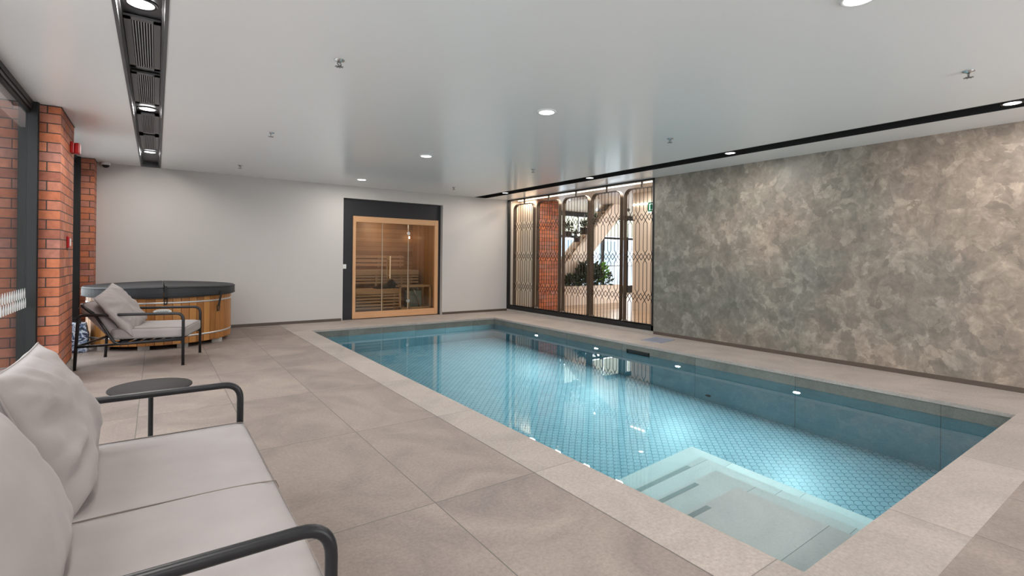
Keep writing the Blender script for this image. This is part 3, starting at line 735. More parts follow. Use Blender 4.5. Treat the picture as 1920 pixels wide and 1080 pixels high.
for k in range(3): bb.box((SX_0 + 0.05, SD - 0.06, 0.98 + k * 0.085), (4.50, SD - 0.035, 1.04 + k * 0.085), bevel=0.003)
for xx in (3.2, 3.9, 4.4): bb.box((xx, SD - 0.036, 0.95), (xx + 0.04, SD - 0.001, 1.22))
bb.build('backrest', M['slat'], sa)
gd = MB(); X0, X1, Y0_, Y1_ = 3.99, 4.685, 9.50, 9.86
for xx in (X0, X1 - 0.035):
    for yy in (Y0_, Y1_ - 0.035): gd.box((xx, yy, 0.03), (xx + 0.035, yy + 0.035, 0.605), bevel=0.003)
gd.box((4.16, Y0_, 0.03), (4.20, Y0_ + 0.035, 0.72), bevel=0.003)
for zz in (0.13, 0.57):
    gd.box((X0, Y0_, zz), (X1, Y0_ + 0.02, zz + 0.035)); gd.box((X0, Y1_ - 0.02, zz), (X1, Y1_, zz + 0.035)); gd.box((X0, Y0_, zz), (X0 + 0.02, Y1_, zz + 0.035)); gd.box((X1 - 0.02, Y0_, zz), (X1, Y1_, zz + 0.035))
gd.build('heater_guard', M['slat'], sa)
ht = empty('sauna_heater', (4.36, 9.68, 0.03), 'grey metal sauna heater with stones behind its timber guard rail', 'heater')
MB().box((-0.15, -0.11, 0.08), (0.15, 0.11, 0.46), bevel=0.015).build('body', simple('heater_steel', (0.30, 0.40, 0.44), 0.28, metal=0.8, var=0.5, vscale=7), ht)  # teal reflection is put into the steel colour
sb = MB()
for k in range(26):
    r = bmesh.ops.create_icosphere(sb.bm, subdivisions=1, radius=random.uniform(0.022, 0.036)); bmesh.ops.translate(sb.bm, verts=r['verts'], vec=(random.uniform(-0.12, 0.12), random.uniform(-0.08, 0.08), random.uniform(0.46, 0.50)))
sb.build('stones', M['stone_heater'], ht)
for sx in (-0.12, 0.12): MB().box((sx - 0.012, -0.09, 0), (sx + 0.012, 0.09, 0.08)).build('foot', M['charcoal'], ht)
MB().tube(round_path([(-0.05, -0.13, 0.50), (0.0, -0.14, 0.38), (0.05, -0.14, 0.30), (0.08, -0.13, 0.12)], 0.05), 0.012, 8).build('highlight_tube', M['chrome'], ht)  # added bright tube stands in for the S-curved highlight on the heater
# dark towel thrown on the lower bench
def grid_mesh(nx, ny, f):
    bm = bmesh.new(); V = [[bm.verts.new(f(i / nx, j / ny)) for j in range(ny + 1)] for i in range(nx + 1)]
    for i in range(nx):
        for j in range(ny): bm.faces.new((V[i][j], V[i + 1][j], V[i + 1][j + 1], V[i][j + 1]))
    return bm
def towf(u, v):
    x = 3.60 + 0.50 * u; y = 9.69 + 0.26 * v
    z = 0.55 + (0.03 + 0.15 * math.exp(-((u - 0.72) / 0.22) ** 2)) * (math.sin(math.pi * min(1, max(0, v))) ** 0.5 + 0.02) * (math.sin(math.pi * u) ** 0.4 if 0 < u < 1 else 0) + 0.018 * noise.noise(Vector((u * 7, v * 7, 1)))
    return Vector((x, y, z))
mb = MB(); mb.bm.free(); mb.bm = grid_mesh(28, 14, towf)
tw = mb.build('towel', M['towel'], None, True); tag(tw, 'crumpled black towel left on the lower sauna bench', 'towel')
s_ = tw.modifiers.new('s', 'SOLIDIFY'); s_.thickness = 0.012; s_.offset = 1
o = empty('sauna_lamp', (4.60, 10.45, 1.62), 'small warm lamp glowing in the top right corner of the sauna', 'lamp')
MB().cyl((0, 0, 0), 0.018, 0.05, 16).build('bulb', emis('sauna_bulb', (1, 0.75, 0.5), 12), o)
ld = bpy.data.lights.new('lamp', 'POINT'); ld.energy = 8; ld.color = (1, 0.86, 0.70); ld.shadow_soft_size = 0.04
lo = bpy.data.objects.new('lamp', ld); COL.objects.link(lo); lo.parent = o; lo.location = (-0.75, -0.45, 0.22)  # added point light in mid-cabin, away from the bulb, evens the interior

# ------------------------------------------------------------------ metal screen
scr = empty('metal_screen', (XW, 7.2, 0), 'full-height dark metal screen of five round-cornered lattice panels in the right wall', 'screen')
def W(p): return (p[0], p[1] - 7.2, p[2])     # children coordinates, relative to the screen's empty (x, y, z)
Y0s, Y1s = 5.19, 9.285
mb = MB()
mb.box(W((-0.005, Y0s, 0.045)), W((0.075, Y1s, 0.125))); mb.box(W((-0.005, Y0s, H - 0.022)), W((0.075, Y1s, H - 0.001)))
mb.box(W((-0.005, Y0s, 0.045)), W((0.075, Y0s + 0.04, H))); mb.box(W((-0.005, Y1s - 0.06, 0.045)), W((0.012, Y1s - 0.045, H))); mb.box(W((-0.005, Y1s - 0.02, 0.045)), W((0.075, Y1s, H)))
mb.box(W((0.0, Y0s, 0.125)), W((0.012, Y1s, 0.145)))
mb.build('outer_frame', M['frame_dark'], scr)
MB().box(W((0.0, Y0s, 0.0)), W((0.10, Y1s, 0.045))).build('sill', M['kerb'], scr)
MB().box(W((0.115, Y0s, 0.05)), W((0.123, Y1s, H - 0.02))).build('glass_pane', M['glass'], scr)
def rounded_rect(y0, y1, z0, z1, rt, rb, seg=7):
    P = []
    def arc(cy, cz, r, a0, a1):
        for k in range(seg + 1):
            a = a0 + (a1 - a0) * k / seg; P.append((cy + r * math.cos(a), cz + r * math.sin(a)))
    arc(y1 - rt, z1 - rt, rt, 0, math.pi / 2); arc(y0 + rt, z1 - rt, rt, math.pi / 2, math.pi)
    arc(y0 + rb, z0 + rb, rb, math.pi, 1.5 * math.pi); arc(y1 - rb, z0 + rb, rb, 1.5 * math.pi, 2 * math.pi)
    return P
S = 0.0795
def ring_panel(cy, y0c=None):
    y0, y1, z0, z1 = cy - 0.36, cy + 0.36, 0.128, 2.368
    A = rounded_rect(y0, y1, z0, z1, 0.13, 0.05); B = rounded_rect(y0 + 0.014, y1 - 0.014, z0 + 0.014, z1 - 0.014, 0.118, 0.038)
    bm = bmesh.new(); n = len(A)
    R = []
    for (X, Pp) in ((0.0, A), (0.0, B), (0.075, B), (0.075, A)):
        R.append([bm.verts.new(W((X, max(q[0], y0c) if y0c else q[0], q[1]))) for q in Pp])
    for a in range(4):
        for k in range(n):
            try: bm.faces.new((R[a][k], R[a][(k + 1) % n], R[(a + 1) % 4][(k + 1) % n], R[(a + 1) % 4][k]))
            except ValueError: pass
    mb = MB(); mb.bm.free(); mb.bm = bm
    pn = mb.build('lattice_panel', M['bronze'], scr)
    lt = MB(); rr = 0.0055; XL = 0.03
    zs = (1.88, 1.229, 0.572)
    ztop = z1 - 0.012
    def lim(k, z): return z
    def seg2(pts):
        pts = [(XL, cy + p[0] * S, p[1]) for p in pts]
        if y0c:
            if all(p[1] < y0c + 0.005 for p in pts): return
            pts = [(p[0], max(p[1], y0c + 0.004), p[2]) for p in pts]
        # square bar with mitred bends, drawn as a 4-sided tube
        lt.tube([W(p) for p in pts], rr * 1.2, 4)
    for k in range(8):
        off = -3.5 + k
        corner = ztop - (0.045 if abs(off) > 3 else 0)
        left = (k % 2 == 0)                         # left bar of its pair
        c = off + (0.5 if left else -0.5)
        sgn = 1 if left else -1
        levels = [corner] + [None] * 3 + [z0 + 0.012]
        # straight pieces
        zt = corner
        for zc in zs:
            ub = zc + 1.2 * S * 1.15; lb_ = zc - 1.2 * S * 1.15
            seg2([(off, zt), (off, ub)])
            far = c + sgn * 1.0
            fz = 0.62 * S * 1.15
            for s in (1, -1):
                seg2([(off, zc + s * 1.2 * S * 1.15), (far, zc - s * fz)])
                if abs(far) > 3.9:
                    seg2([(far, zc - s * fz), (far + sgn * 0.42, zc - s * fz + s * 0.42 * S * 1.38)])
            zt = lb_
        seg2([(off, zt), (off, z0 + 0.012)])
    lt.build('lattice_bars', M['lattice'], pn)
    mbh = MB().box(W((0.02, cy - 0.012, z1 - 0.002)), W((0.05, cy + 0.012, H - 0.02)))
    mbh.build('hanger', M['lattice'], pn)
    return pn
for cy in (8.70, 7.875, 7.06, 6.265): ring_panel(cy)
ring_panel(5.475, Y0s + 0.038)
for cy in (8.2875, 7.4675, 6.6625, 5.87):
    MB().box(W((0.035, cy - 0.005, 0.125)), W((0.045, cy + 0.005, 0.20))).build('foot_bracket', M['chrome'], scr)

# ------------------------------------------------------------------ lobby beyond the screen
LZ = 2.735
struct(MB().box((7.62, 4.0, LZ), (15.2, 12.3, LZ + 0.1)).box((XW + 0.16, 4.0, H), (7.62, 12.3, LZ + 0.1)).build('ceiling', simple('lobby_ceiling', (0.72, 0.66, 0.60), 0.35)))
struct(MB().box((XW + 0.16, YB + 0.001, 0), (7.0, YB + 0.25, LZ)).box((XW, YB + 0.16, 0), (XW + 0.17, YB + 0.25, LZ)).box((7.0, YB + 0.1, 0), (7.5, 12.4, LZ)).box((6.80, 8.70, 0), (6.849, YB, LZ)).build('wall_lobby_left', M['cream']))
struct(MB().box((XW + 0.16, 3.9, 0), (9.4, 4.0, LZ)).box((9.1, 4.0, 0), (9.3, 7.93, LZ)).build('wall_lobby_right', M['cream']))
struct(MB().box((XW + 0.16, 4.0, 0.0), (XW + 0.19, 5.19, LZ)).build('wall_lobby_side', M['cream']))
struct(MB().box((9.35, 7.78, 0), (9.58, 8.02, LZ), bevel=0.005).build('wall_lobby_column', M['column']))
# brick pier seen through the second panel
struct(MB().box((6.85, 8.72, 0), (7.50, 9.29, LZ)).build('wall_lobby_pier', M['brick']))
# window wall beyond
mb = MB(); mb.box((7.0, 12.2, 0), (15.2, 12.3, 0.25)); mb.box((7.0, 12.2, 2.58), (15.2, 12.3, LZ))
struct(mb.build('wall_lobby_window', M['frame_dark']))
mb = MB()
for x in (8.9, 10.1, 11.3, 12.5, 13.7, 14.9): mb.box((x - 0.04, 12.18, 0.25), (x + 0.04, 12.28, 2.58))
mb.box((7.0, 12.19, 1.88), (15.2, 12.27, 1.95))
w4 = struct(mb.build('window_4', M['frame_dark']))
MB().box((7.0, 12.21, 0.25), (15.2, 12.22, 2.58)).build('pane', M['glass'], w4)
for k, (a, b) in enumerate(((8.94, 10.06), (10.14, 11.26), (11.34, 12.46), (12.54, 13.66), (13.74, 14.86))):
    bl = MB().box((a, 12.14, 1.97), (b, 12.145, 2.56)).build('blind', M['blind'], w4)
struct(MB().box((15.1, 4, 0), (15.2, 12.3, LZ)).build('wall_lobby_end', M['cream']))
# outside the lobby window: street with railing and pale building
struct(MB().box((4, 12.4, -0.3), (30, 30, -0.2)).build('floor', simple('street_paving', (0.5, 0.52, 0.55), 0.8, var=0.15)))
rl = empty('street_railing', (11, 13.3, -0.2), 'pale metal railing outside the lobby windows', 'railing')
mb = MB(); mb.box((-3.5, -0.02, 1.12), (4.5, 0.02, 1.16)); mb.box((-3.5, -0.02, 0.12), (4.5, 0.02, 0.15)); mb.build('rail', M['charcoal'], rl)
mb = MB(); k = -3.5
while k < 4.5: mb.box((k, -0.012, 0.15), (k + 0.014, 0.007, 1.12)); k += 0.17
mb.build('balusters', simple('railing_paint', (0.12, 0.16, 0.20), 0.5), rl)
bd = empty('street_building', (14, 20, -0.2), 'pale building across the street seen through the lobby windows', 'building')
MB().box((-9, 0, 0), (9, 4, 2.9)).build('facade', simple('pale_render', (0.50, 0.60, 0.68), 0.7, var=0.3, vscale=0.8), bd)
for k in range(7):
    MB().box((-8.2 + k * 2.4, -0.05, 1.1), (-6.9 + k * 2.4, 0.02, 2.4)).build('window', simple('street_window', (0.16, 0.22, 0.28), 0.2), bd)

# staircase rising to the right: a cream stringer slab with treads on it
st = empty('staircase', (0, 0, 0), 'cream staircase rising diagonally behind the screen above the planter', 'staircase')
P0 = [(8.05, 0.42), (8.62, 0.99), (9.32, 1.69), (10.38, 2.73), (10.98, 2.73), (9.56, 1.33), (8.70, 0.42)]
MB().poly([(x, 9.72, z) for x, z in P0], (0, 0.12, 0)).build('stringer', M['cream'], st)
MB().poly([(x, 10.12, z) for x, z in P0], (0, 0.08, 0)).build('stringer', M['cream'], st)
mb = MB()
for k in range(12):
    x = 8.3 + k * 0.18; z = 0.52 + k * 0.18
    mb.box((x, 9.84, z), (x + 0.22, 10.12, z + 0.04))
mb.build('tread', M['timber_floor'], st)
MB().poly([(8.72, 9.84, 0.45), (10.9, 9.84, 2.65), (10.9, 9.84, 2.72), (8.60, 9.84, 0.45)], (0, 0.28, 0)).build('soffit', M['cream'], st)

# planter wall and its plants
pl = empty('planter_box', (9.3, 9.6, 0), 'low cream planter box filled with dark green plants in front of the stair', 'planter')
mb = MB(); mb.box((-1.25, -0.12, 0), (1.15, -0.06, 0.49)); mb.box((-1.25, -0.06, 0), (-1.19, 0.10, 0.49)); mb.box((1.09, -0.06, 0), (1.15, 0.10, 0.49)); mb.box((-1.25, 0.08, 0), (1.15, 0.10, 0.49))
mb.build('walls', M['cream'], pl)
MB().box((-1.19, -0.06, 0.3), (1.09, 0.08, 0.45)).build('soil', M['soil'], pl)
def leafball(n, R, ctr, ls, lw, rnd, up=0.3, clip=None):
    bm = bmesh.new()
    for _ in range(n):
        for _t in range(20):
            p = Vector((rnd.uniform(-1, 1), rnd.uniform(-1, 1), rnd.uniform(-1, 1)))
            if p.length <= 1: break
        q = Vector((p.x * R[0], p.y * R[1], p.z * R[2])) + Vector(ctr)
        d = (p + Vector((rnd.uniform(-.6, .6), rnd.uniform(-.6, .6), rnd.uniform(-.3, .6) + up))).normalized()
        s = d.cross(Vector((rnd.uniform(-1, 1), rnd.uniform(-1, 1), rnd.uniform(-1, 1)))).normalized()
        nn = d.cross(s)
        l = ls * rnd.uniform(0.7, 1.3); wd = lw * rnd.uniform(0.7, 1.2)
        a = [q, q + d * l * .45 + s * wd, q + d * l - nn * l * .25, q + d * l * .45 - s * wd, q + d * l * .5 + nn * l * 0.05]
        if clip and any(v.z < clip for v in a): continue
        v = [bm.verts.new(x) for x in a]
        bm.faces.new((v[0], v[1], v[4])); bm.faces.new((v[1], v[2], v[4])); bm.faces.new((v[2], v[3], v[4])); bm.faces.new((v[3], v[0], v[4]))
    return bm
def shrub(name, loc, label, R, n, ls, lw, mat, seed, group=None, cat='plant', potr=None, hang=None, clip=None):
    rnd = random.Random(seed); r = empty(name, loc, label, cat, group)
    mb = MB(); mb.bm.free(); mb.bm = leafball(n, R, (0, 0, R[2] * 0.9), ls, lw, rnd, clip=clip); mb.build('foliage', mat, r)
    mb = MB()
    for k in range(5):
        a = rnd.uniform(0, 6.28); mb.tube([(0, 0, 0), (R[0] * .3 * math.cos(a), R[1] * .3 * math.sin(a), R[2] * .7), (R[0] * .6 * math.cos(a), R[1] * .6 * math.sin(a), R[2] * 1.4)], 0.006, 5)
    mb.build('stem', simple('stem', (0.08, 0.07, 0.03), 0.7), r)
    if potr:
        MB().lathe([(potr * .72, -potr * 1.35), (potr * .78, -potr * 1.35), (potr, -0.02), (potr, 0), (potr * .9, 0)], 24).build('pot', M['terracotta'], r)
        if hang:
            mb = MB()
            for k in range(3):
                a = k * 2.09; mb.tube([(potr * math.cos(a), potr * math.sin(a), 0), (0, 0, 0.35)], 0.003, 5)
            mb.tube([(0, 0, 0.35), (0, 0, hang)], 0.003, 5); mb.build('hanger', M['matt_black'], r)
    return r
G = 'shrubs in the low planter'
shrub('leafy_shrub', (8.70, 9.54, 0.45), 'low spreading dark shrub at the left end of the planter', (0.22, 0.10, 0.16), 270, 0.11, 0.028, M['leaf'], 1, G, clip=0.02)
shrub('leafy_shrub', (9.10, 9.54, 0.45), 'tall dense dark shrub left of the bright green one', (0.24, 0.11, 0.33), 520, 0.13, 0.03, M['leaf'], 2, G, clip=0.02)
shrub('leafy_shrub', (9.45, 9.54, 0.45), 'dense dark shrub in the middle of the planter behind the fourth panel', (0.22, 0.11, 0.32), 400, 0.14, 0.03, M['leaf'], 3, G, clip=0.02)
shrub('leafy_shrub', (9.72, 9.50, 0.62), 'bright yellow-green leafy plant among the dark shrubs', (0.09, 0.09, 0.22), 90, 0.13, 0.035, M['leaf_bright'], 4, G)
shrub('leafy_shrub', (9.88, 9.54, 0.45), 'thin dark shrub at the right end of the planter', (0.20, 0.12, 0.20), 120, 0.12, 0.025, M['leaf'], 5, G, clip=0.02)
G = 'hanging pots in front of the stair'
shrub('hanging_pot_plant', (8.27, 9.25, 1.86), 'hanging dark pot with bushy plant, leftmost, behind the third screen panel', (0.12, 0.10, 0.10), 70, 0.09, 0.02, M['leaf'], 6, G, potr=0.095, hang=LZ - 1.86)
shrub('hanging_pot_plant', (8.60, 9.30, 1.72), 'lower hanging pot with trailing leaves, between the other two', (0.10, 0.10, 0.08), 60, 0.10, 0.018, M['leaf'], 7, G, potr=0.085, hang=LZ - 1.72)
shrub('hanging_pot_plant', (8.84, 9.28, 1.97), 'largest hanging black pot, rightmost, by the edge of the third panel', (0.12, 0.10, 0.08), 60, 0.08, 0.02, M['leaf'], 8, G, potr=0.12, hang=LZ - 1.97)
shrub('hanging_pot_plant', (9.12, 9.30, 2.12), 'dark hanging plant seen between the third and fourth panels', (0.09, 0.09, 0.15), 110, 0.09, 0.025, M['leaf'], 9, G, potr=0.08, hang=LZ - 2.12)

# LED lines, downlights, track spots, exit sign in the lobby
led = MB().box((6.69, 5.22, H - 0.014), (6.715, 9.2, H - 0.001)).build('led_line', M['led']); tag(led, 'continuous warm LED line on the lobby ceiling above the screen', 'led light')
area('led_glow', (6.70, 7.2, H - 0.018), 0.03, 36, (0, 0, 0), (1, 0.82, 0.66), led, 180, 'RECTANGLE', 3.9)
led2 = MB().box((9.07, 7.35, 2.44), (9.099, 7.92, 2.475)).build('led_cove', M['led']); tag(led2, 'short warm LED cove high on the lobby wall left of the exit sign', 'led light')
for (x, y, lb) in ((8.9, 9.1, 'small downlight in the lobby ceiling behind the fourth panel'), (8.6, 7.2, 'small downlight in the lobby ceiling behind the fifth panel'), (8.3, 5.2, 'small lobby downlight hidden behind the stone wall')):
    downlight(x, y, lb, LZ, M['white'], 0.05, 'small lobby downlights', power=14)
es = empty('exit_sign', (8.75, 7.02, 2.33), 'green emergency exit sign hanging in the lobby at the right edge of the screen', 'exit sign')
MB().box((-0.02, -0.17, -0.10), (0.02, 0.17, 0.10), bevel=0.004).build('box', M['exit'], es)
mb = MB()
for sx in (-0.0225, 0.0205):
    # running figure and doorway, as on a standard exit sign
    mb.box((sx, 0.03, -0.07), (sx + 0.002, 0.05, 0.07)); mb.box((sx, 0.11, -0.07), (sx + 0.002, 0.13, 0.07)); mb.box((sx, 0.03, 0.055), (sx + 0.002, 0.13, 0.07))
    mb.box((sx, -0.075, 0.035), (sx + 0.002, -0.045, 0.065))
    mb.poly([(sx, -0.09, 0.03), (sx, -0.05, 0.03), (sx, -0.03, -0.02), (sx, -0.01, -0.07), (sx, -0.03, -0.07), (sx, -0.06, -0.02), (sx, -0.10, -0.06), (sx, -0.115, -0.05), (sx, -0.08, -0.01)], (0.002, 0, 0))
mb.build('pictogram', M['exit_white'], es)
MB().box((-0.025, -0.17, -0.125), (0.025, 0.17, -0.10)).build('light_bar', M['exit_white'], es)
MB().box((-0.008, -0.008, 0.10), (0.008, 0.008, LZ - 2.33)).build('hanger', M['charcoal'], es)
for (x, y, z, lb) in ((9.05, 9.0, 2.42, 'grey track spotlight hanging behind the fourth panel'), (9.25, 8.25, 2.38, 'grey track spotlight at the head of the white column')):
    t_ = empty('track_spotlight', (x, y, z), lb, 'spotlight', 'lobby track spotlights')
    MB().cyl((0, 0, 0), 0.04, 0.13, 20, None, 'X').build('head', M['charcoal'], t_)
    MB().cyl((-0.067, 0, 0), 0.032, 0.004, 20, None, 'X').build('lens', emis('spot_lens', (0.8, 0.9, 1.0), 6), t_)
    MB().box((-0.008, -0.008, 0.03), (0.008, 0.008, LZ - z)).build('stem', M['charcoal'], t_)

# ------------------------------------------------------------------ soft furniture
def pillow(name, w_, h_, t_, mat, parent=None, seed=0, wr=0.02, nx=36):
    """w along y, h along z (base at z=0), thickness along x"""
    bm = bmesh.new(); n = nx; F = []; B = []
    def pos(u, v, side):
        au, av = abs(u), abs(v)
        inset = 0.045
        y = w_ / 2 * u * (1 - inset * (1 - u * u) * 0 - inset * (1 - av ** 2) * au)
        z = h_ / 2 * v * (1 - inset * (1 - au ** 2) * av)
        th = t_ / 2 * max(0.0, (1 - au ** 2.6)) ** 0.55 * max(0.0, (1 - av ** 2.6)) ** 0.55
        p = Vector((u * 1.8 + seed, v * 1.8, side * 3.3 + seed))
        wrk = noise.noise(p) * 0.7 + noise.noise(p * 2.3) * 0.35
        edge = min(1 - au, 1 - av)
        rad = noise.noise(Vector((math.atan2(v, u) * 4.5 + seed * 3, 0.3 * math.hypot(u, v), side))) * min(1, math.hypot(u, v)) ** 2
        th += (wr * wrk + wr * 0.9 * rad) * min(1, edge * 6) * (1 if th > 0 else 0)
        return Vector((side * th, y, z + h_ / 2))
    g = [-math.cos(math.pi * i / n) * 0.35 + (-1 + 2 * i / n) * 0.65 for i in range(n + 1)]
    VF = [[bm.verts.new(pos(a, b, 1)) for b in g] for a in g]
    VB = [[VF[i][j] if i in (0, n) or j in (0, n) else bm.verts.new(pos(g[i], g[j], -1)) for j in range(n + 1)] for i in range(n + 1)]
    for i in range(n):
        for j in range(n):
            bm.faces.new((VF[i][j], VF[i + 1][j], VF[i + 1][j + 1], VF[i][j + 1]))
            try: bm.faces.new((VB[i][j], VB[i][j + 1], VB[i + 1][j + 1], VB[i + 1][j]))
            except ValueError: pass
    mb = MB(); mb.bm.free(); mb.bm = bm
    o = mb.build(name, mat, parent, True)
    loop = [pos(-1, b, 1) for b in g] + [pos(a, 1, 1) for a in g[1:]] + [pos(1, b, 1) for b in g[::-1][1:]] + [pos(a, -1, 1) for a in g[::-1][1:-1]]
    MB().tube(loop, 0.003, 6, True).build('piping', M['fabric'], o)
    return o
def seat_pad(name, x0, x1, y0, y1, z0, z1, parent, bulge=0.012, r=0.03):
    bm = bmesh.new(); nx, ny, nz = 18, 22, 6
    bmesh.ops.create_cube(bm, size=1)
    bmesh.ops.subdivide_edges(bm, edges=bm.edges[:], cuts=11, use_grid_fill=True)
    hx, hy, hz = (x1 - x0) / 2, (y1 - y0) / 2, (z1 - z0) / 2
    for v in bm.verts:
        p = Vector((v.co.x * 2 * hx, v.co.y * 2 * hy, v.co.z * 2 * hz))
        q = Vector((max(-hx + r, min(hx - r, p.x)), max(-hy + r, min(hy - r, p.y)), max(-hz + r, min(hz - r, p.z))))
        d = p - q
        if d.length > 1e-6: p = q + d.normalized() * r
        u, vv = p.x / hx, p.y / hy
        p.z += (1 if p.z > 0 else -0.3) * bulge * (1 - u ** 4) * (1 - vv ** 4) if abs(p.z) > hz * 0.5 else 0
        p.z += noise.noise(Vector((p.x * 3, p.y * 3, 0))) * 0.004
        v.co = Vector(((x0 + x1) / 2, (y0 + y1) / 2, (z0 + z1) / 2)) + p
    mb = MB(); mb.bm.free(); mb.bm = bm
    o = mb.build(name, M['fabric'], parent, True)
    e = 0.010
    rc = [(x0 + e, y0 + e, z1 - 0.006), (x1 - e, y0 + e, z1 - 0.006), (x1 - e, y1 - e, z1 - 0.006), (x0 + e, y1 - e, z1 - 0.006)]
    MB().tube(round_path(rc, 0.03, 5, True), 0.0022, 6, True).build('piping', M['piping'], o)
    return o
def lounge_frame(root, hw, d):
    """origin at the middle of the footprint, facing +x"""
    xf, xr = d / 2, -d / 2; zr = 0.555; R = 0.015
    for s in (-1, 1):
        y = s * hw
        fr = MB()
        fr.tube(round_path([(xf, y, 0.003), (xf, y, zr), (xr + 0.03, y, zr), (xr, y, 0.003)], [0, 0.075, 0.045, 0], 8), R, 12)
        fr.build('side_frame', M['tube'], root)
        ir = MB()
        ir.tube(round_path([(xf, y, 0.285), (xr + 0.34, y, 0.250), (xr + 0.17, y, zr - 0.005)], [0, 0.06, 0], 8), R * 0.93, 10)
        ir.tube([(xf, y, 0.275), (xr + 0.01, y, 0.235)], R * 0.8, 10)
        ir.build('seat_rail', M['tube'], root)
        for x in (xf, xr): MB().cyl((x, y, 0.003), 0.017, 0.006, 14).build('foot_cap', M['matt_black'], root)
    cb = MB()
    cb.tube([(xf - 0.03, -hw, 0.283), (xf - 0.03, hw, 0.283)], R * 0.9, 10); cb.tube([(xr + 0.01, -hw, 0.235), (xr + 0.01, hw, 0.235)], R * 0.9, 10)
    cb.tube([(xr + 0.34, -hw, 0.255), (xr + 0.34, hw, 0.255)], R * 0.9, 10)
    cb.build('cross_bar', M['tube'], root)
    bk = MB()
    bk.tube(round_path([(xr + 0.17, -hw + 0.02, zr - 0.01), (xr + 0.03, -hw + 0.04, 0.66), (xr + 0.03, hw - 0.04, 0.66), (xr + 0.17, hw - 0.02, zr - 0.01)], 0.05, 6), R * 0.9, 10)
    n = 3 if hw < 0.5 else 7
    for k in range(n):
        yy = -hw + (k + 1) * 2 * hw / (n + 1); bk.tube([(xr + 0.34, yy, 0.255), (xr + 0.03, yy, 0.66)], R * 0.7, 8)
    bk.build('back_frame', M['tube'], root)
    sl = MB()
    for k in range(6):
        x = xr + 0.38 + k * (d - 0.42) / 6; sl.box((x, -hw + 0.01, 0.262), (x + 0.05, hw - 0.01, 0.270))
    sl.build('seat_webbing', M['matt_black'], root)

# armchair in front of the hot tub
ac = empty('lounge_armchair', (-0.112, 6.884, 0), 'black tube-framed armchair with cream cushions in front of the hot tub', 'armchair', None, math.radians(-15.5))
lounge_frame(ac, 0.37, 0.94)
seat_pad('seat_cushion', -0.19, 0.49, -0.345, 0.345, 0.29, 0.405, ac)
bc = seat_pad('back_cushion', -0.065, 0.065, -0.335, 0.335, 0.0, 0.425, ac, 0.0, 0.06)
bc.location = (-0.155, 0, 0.335); bc.rotation_euler = (0, math.radians(-40), 0)
pc = pillow('scatter_cushion', 0.60, 0.52, 0.18, M['fabric'], None, 3, 0.03)
tag(pc, 'cream scatter cushion standing askew on the armchair by the hot tub', 'cushion')
pc.rotation_euler = Euler((math.radians(15), math.radians(-35), math.radians(-20)), 'XYZ'); pc.location = (-0.135, 6.82, 0.385)

# sofa in the foreground
sf = empty('lounge_sofa', (-0.135, 1.975, 0), 'black tube-framed two-seat sofa with light grey cushions in the left foreground', 'sofa')
lounge_frame(sf, 0.78, 0.95)
sc_ = seat_pad('seat_cushion', -0.21, 0.495, -0.745, 0.745, 0.27, 0.385, sf)
MB().tube([(-0.19 + 0.0675 * k, -0.057, 0.3868 + 0.012 * (1 - ((-0.19 + 0.0675 * k - 0.1425) / 0.3525) ** 4)) for k in range(11)] + [(0.494, -0.057, 0.365), (0.4955, -0.057, 0.30)], 0.0022, 6).build('middle_seam', M['piping'], sc_)
p1 = pillow('back_cushion', 0.70, 0.485, 0.20, M['fabric'], None, 11, 0.034); tag(p1, 'large grey back cushion at the far end of the sofa, behind the nearer one', 'cushion', 'back cushions on the sofa')
p1.location = (-0.205, 2.29, 0.378); p1.rotation_euler = (0, math.radians(-20), 0)
p2 = pillow('back_cushion', 0.74, 0.50, 0.22, M['fabric'], None, 23, 0.012); tag(p2, 'smooth grey back cushion at the near end of the sofa, cut by the picture edge', 'cushion', 'back cushions on the sofa')
p2.location = (-0.205, 1.56, 0.378); p2.rotation_euler = (0, math.radians(-27), 0)

# side table
tb = empty('side_table', (-0.017, 3.26, 0), 'small round dark metal side table behind the far arm of the sofa', 'side table')
MB().lathe([(0.178, 0.474), (0.185, 0.477), (0.185, 0.483), (0.183, 0.485), (0.02, 0.485), (0.001, 0.485)], 64).build('table_top', M['table'], tb)
MB().cyl((0, 0, 0.242), 0.0115, 0.465, 16).build('stem', M['tube'], tb)
MB().lathe([(0.13, 0.001), (0.13, 0.007), (0.02, 0.010), (0.001, 0.010)], 48).build('base', M['tube'], tb)

# ------------------------------------------------------------------ hot tub
ht = empty('hot_tub', (0.083, 8.37, 0), 'round cedar hot tub with a charcoal cover in the far left corner', 'hot tub')
RB = 0.81
mb = MB(); seg = 56; prof = []
bm = mb.bm; rings = []
for z in (0.055, 0.062, 0.655):
    rg = []
    for k in range(seg):
        for (da, rr) in ((0.02, RB - 0.004), (0.06, RB), (0.94, RB), (0.98, RB - 0.004)):
            a = -math.pi + (k + da) * 2 * math.pi / seg
            r_ = rr - (0.003 if z == 0.055 else 0); rg.append(bm.verts.new((r_ * math.cos(a), r_ * math.sin(a), z)))
    rings.append(rg)
for A, B in zip(rings, rings[1:]):
    for k in range(len(A)): bm.faces.new((A[k], A[(k + 1) % len(A)], B[(k + 1) % len(A)], B[k]))
bm.faces.new(rings[0][::-1]); bm.faces.new(rings[-1])
mb.build('stave_body', M['staves'], ht)
for z in (0.15, 0.578):
    MB().lathe([(RB - 0.002, z - 0.011), (RB + 0.003, z - 0.011), (RB + 0.003, z + 0.011), (RB - 0.002, z + 0.011)], 96, ring=True).build('steel_band', M['galv'], ht)
mb = MB()
for k in range(4): mb.box((-0.66 + k * 0.40, -0.74 if k in (1, 2) else -0.5, 0), (-0.54 + k * 0.40, 0.74 if k in (1, 2) else 0.5, 0.056))
mb.build('base_bearer', M['kerb'], ht)
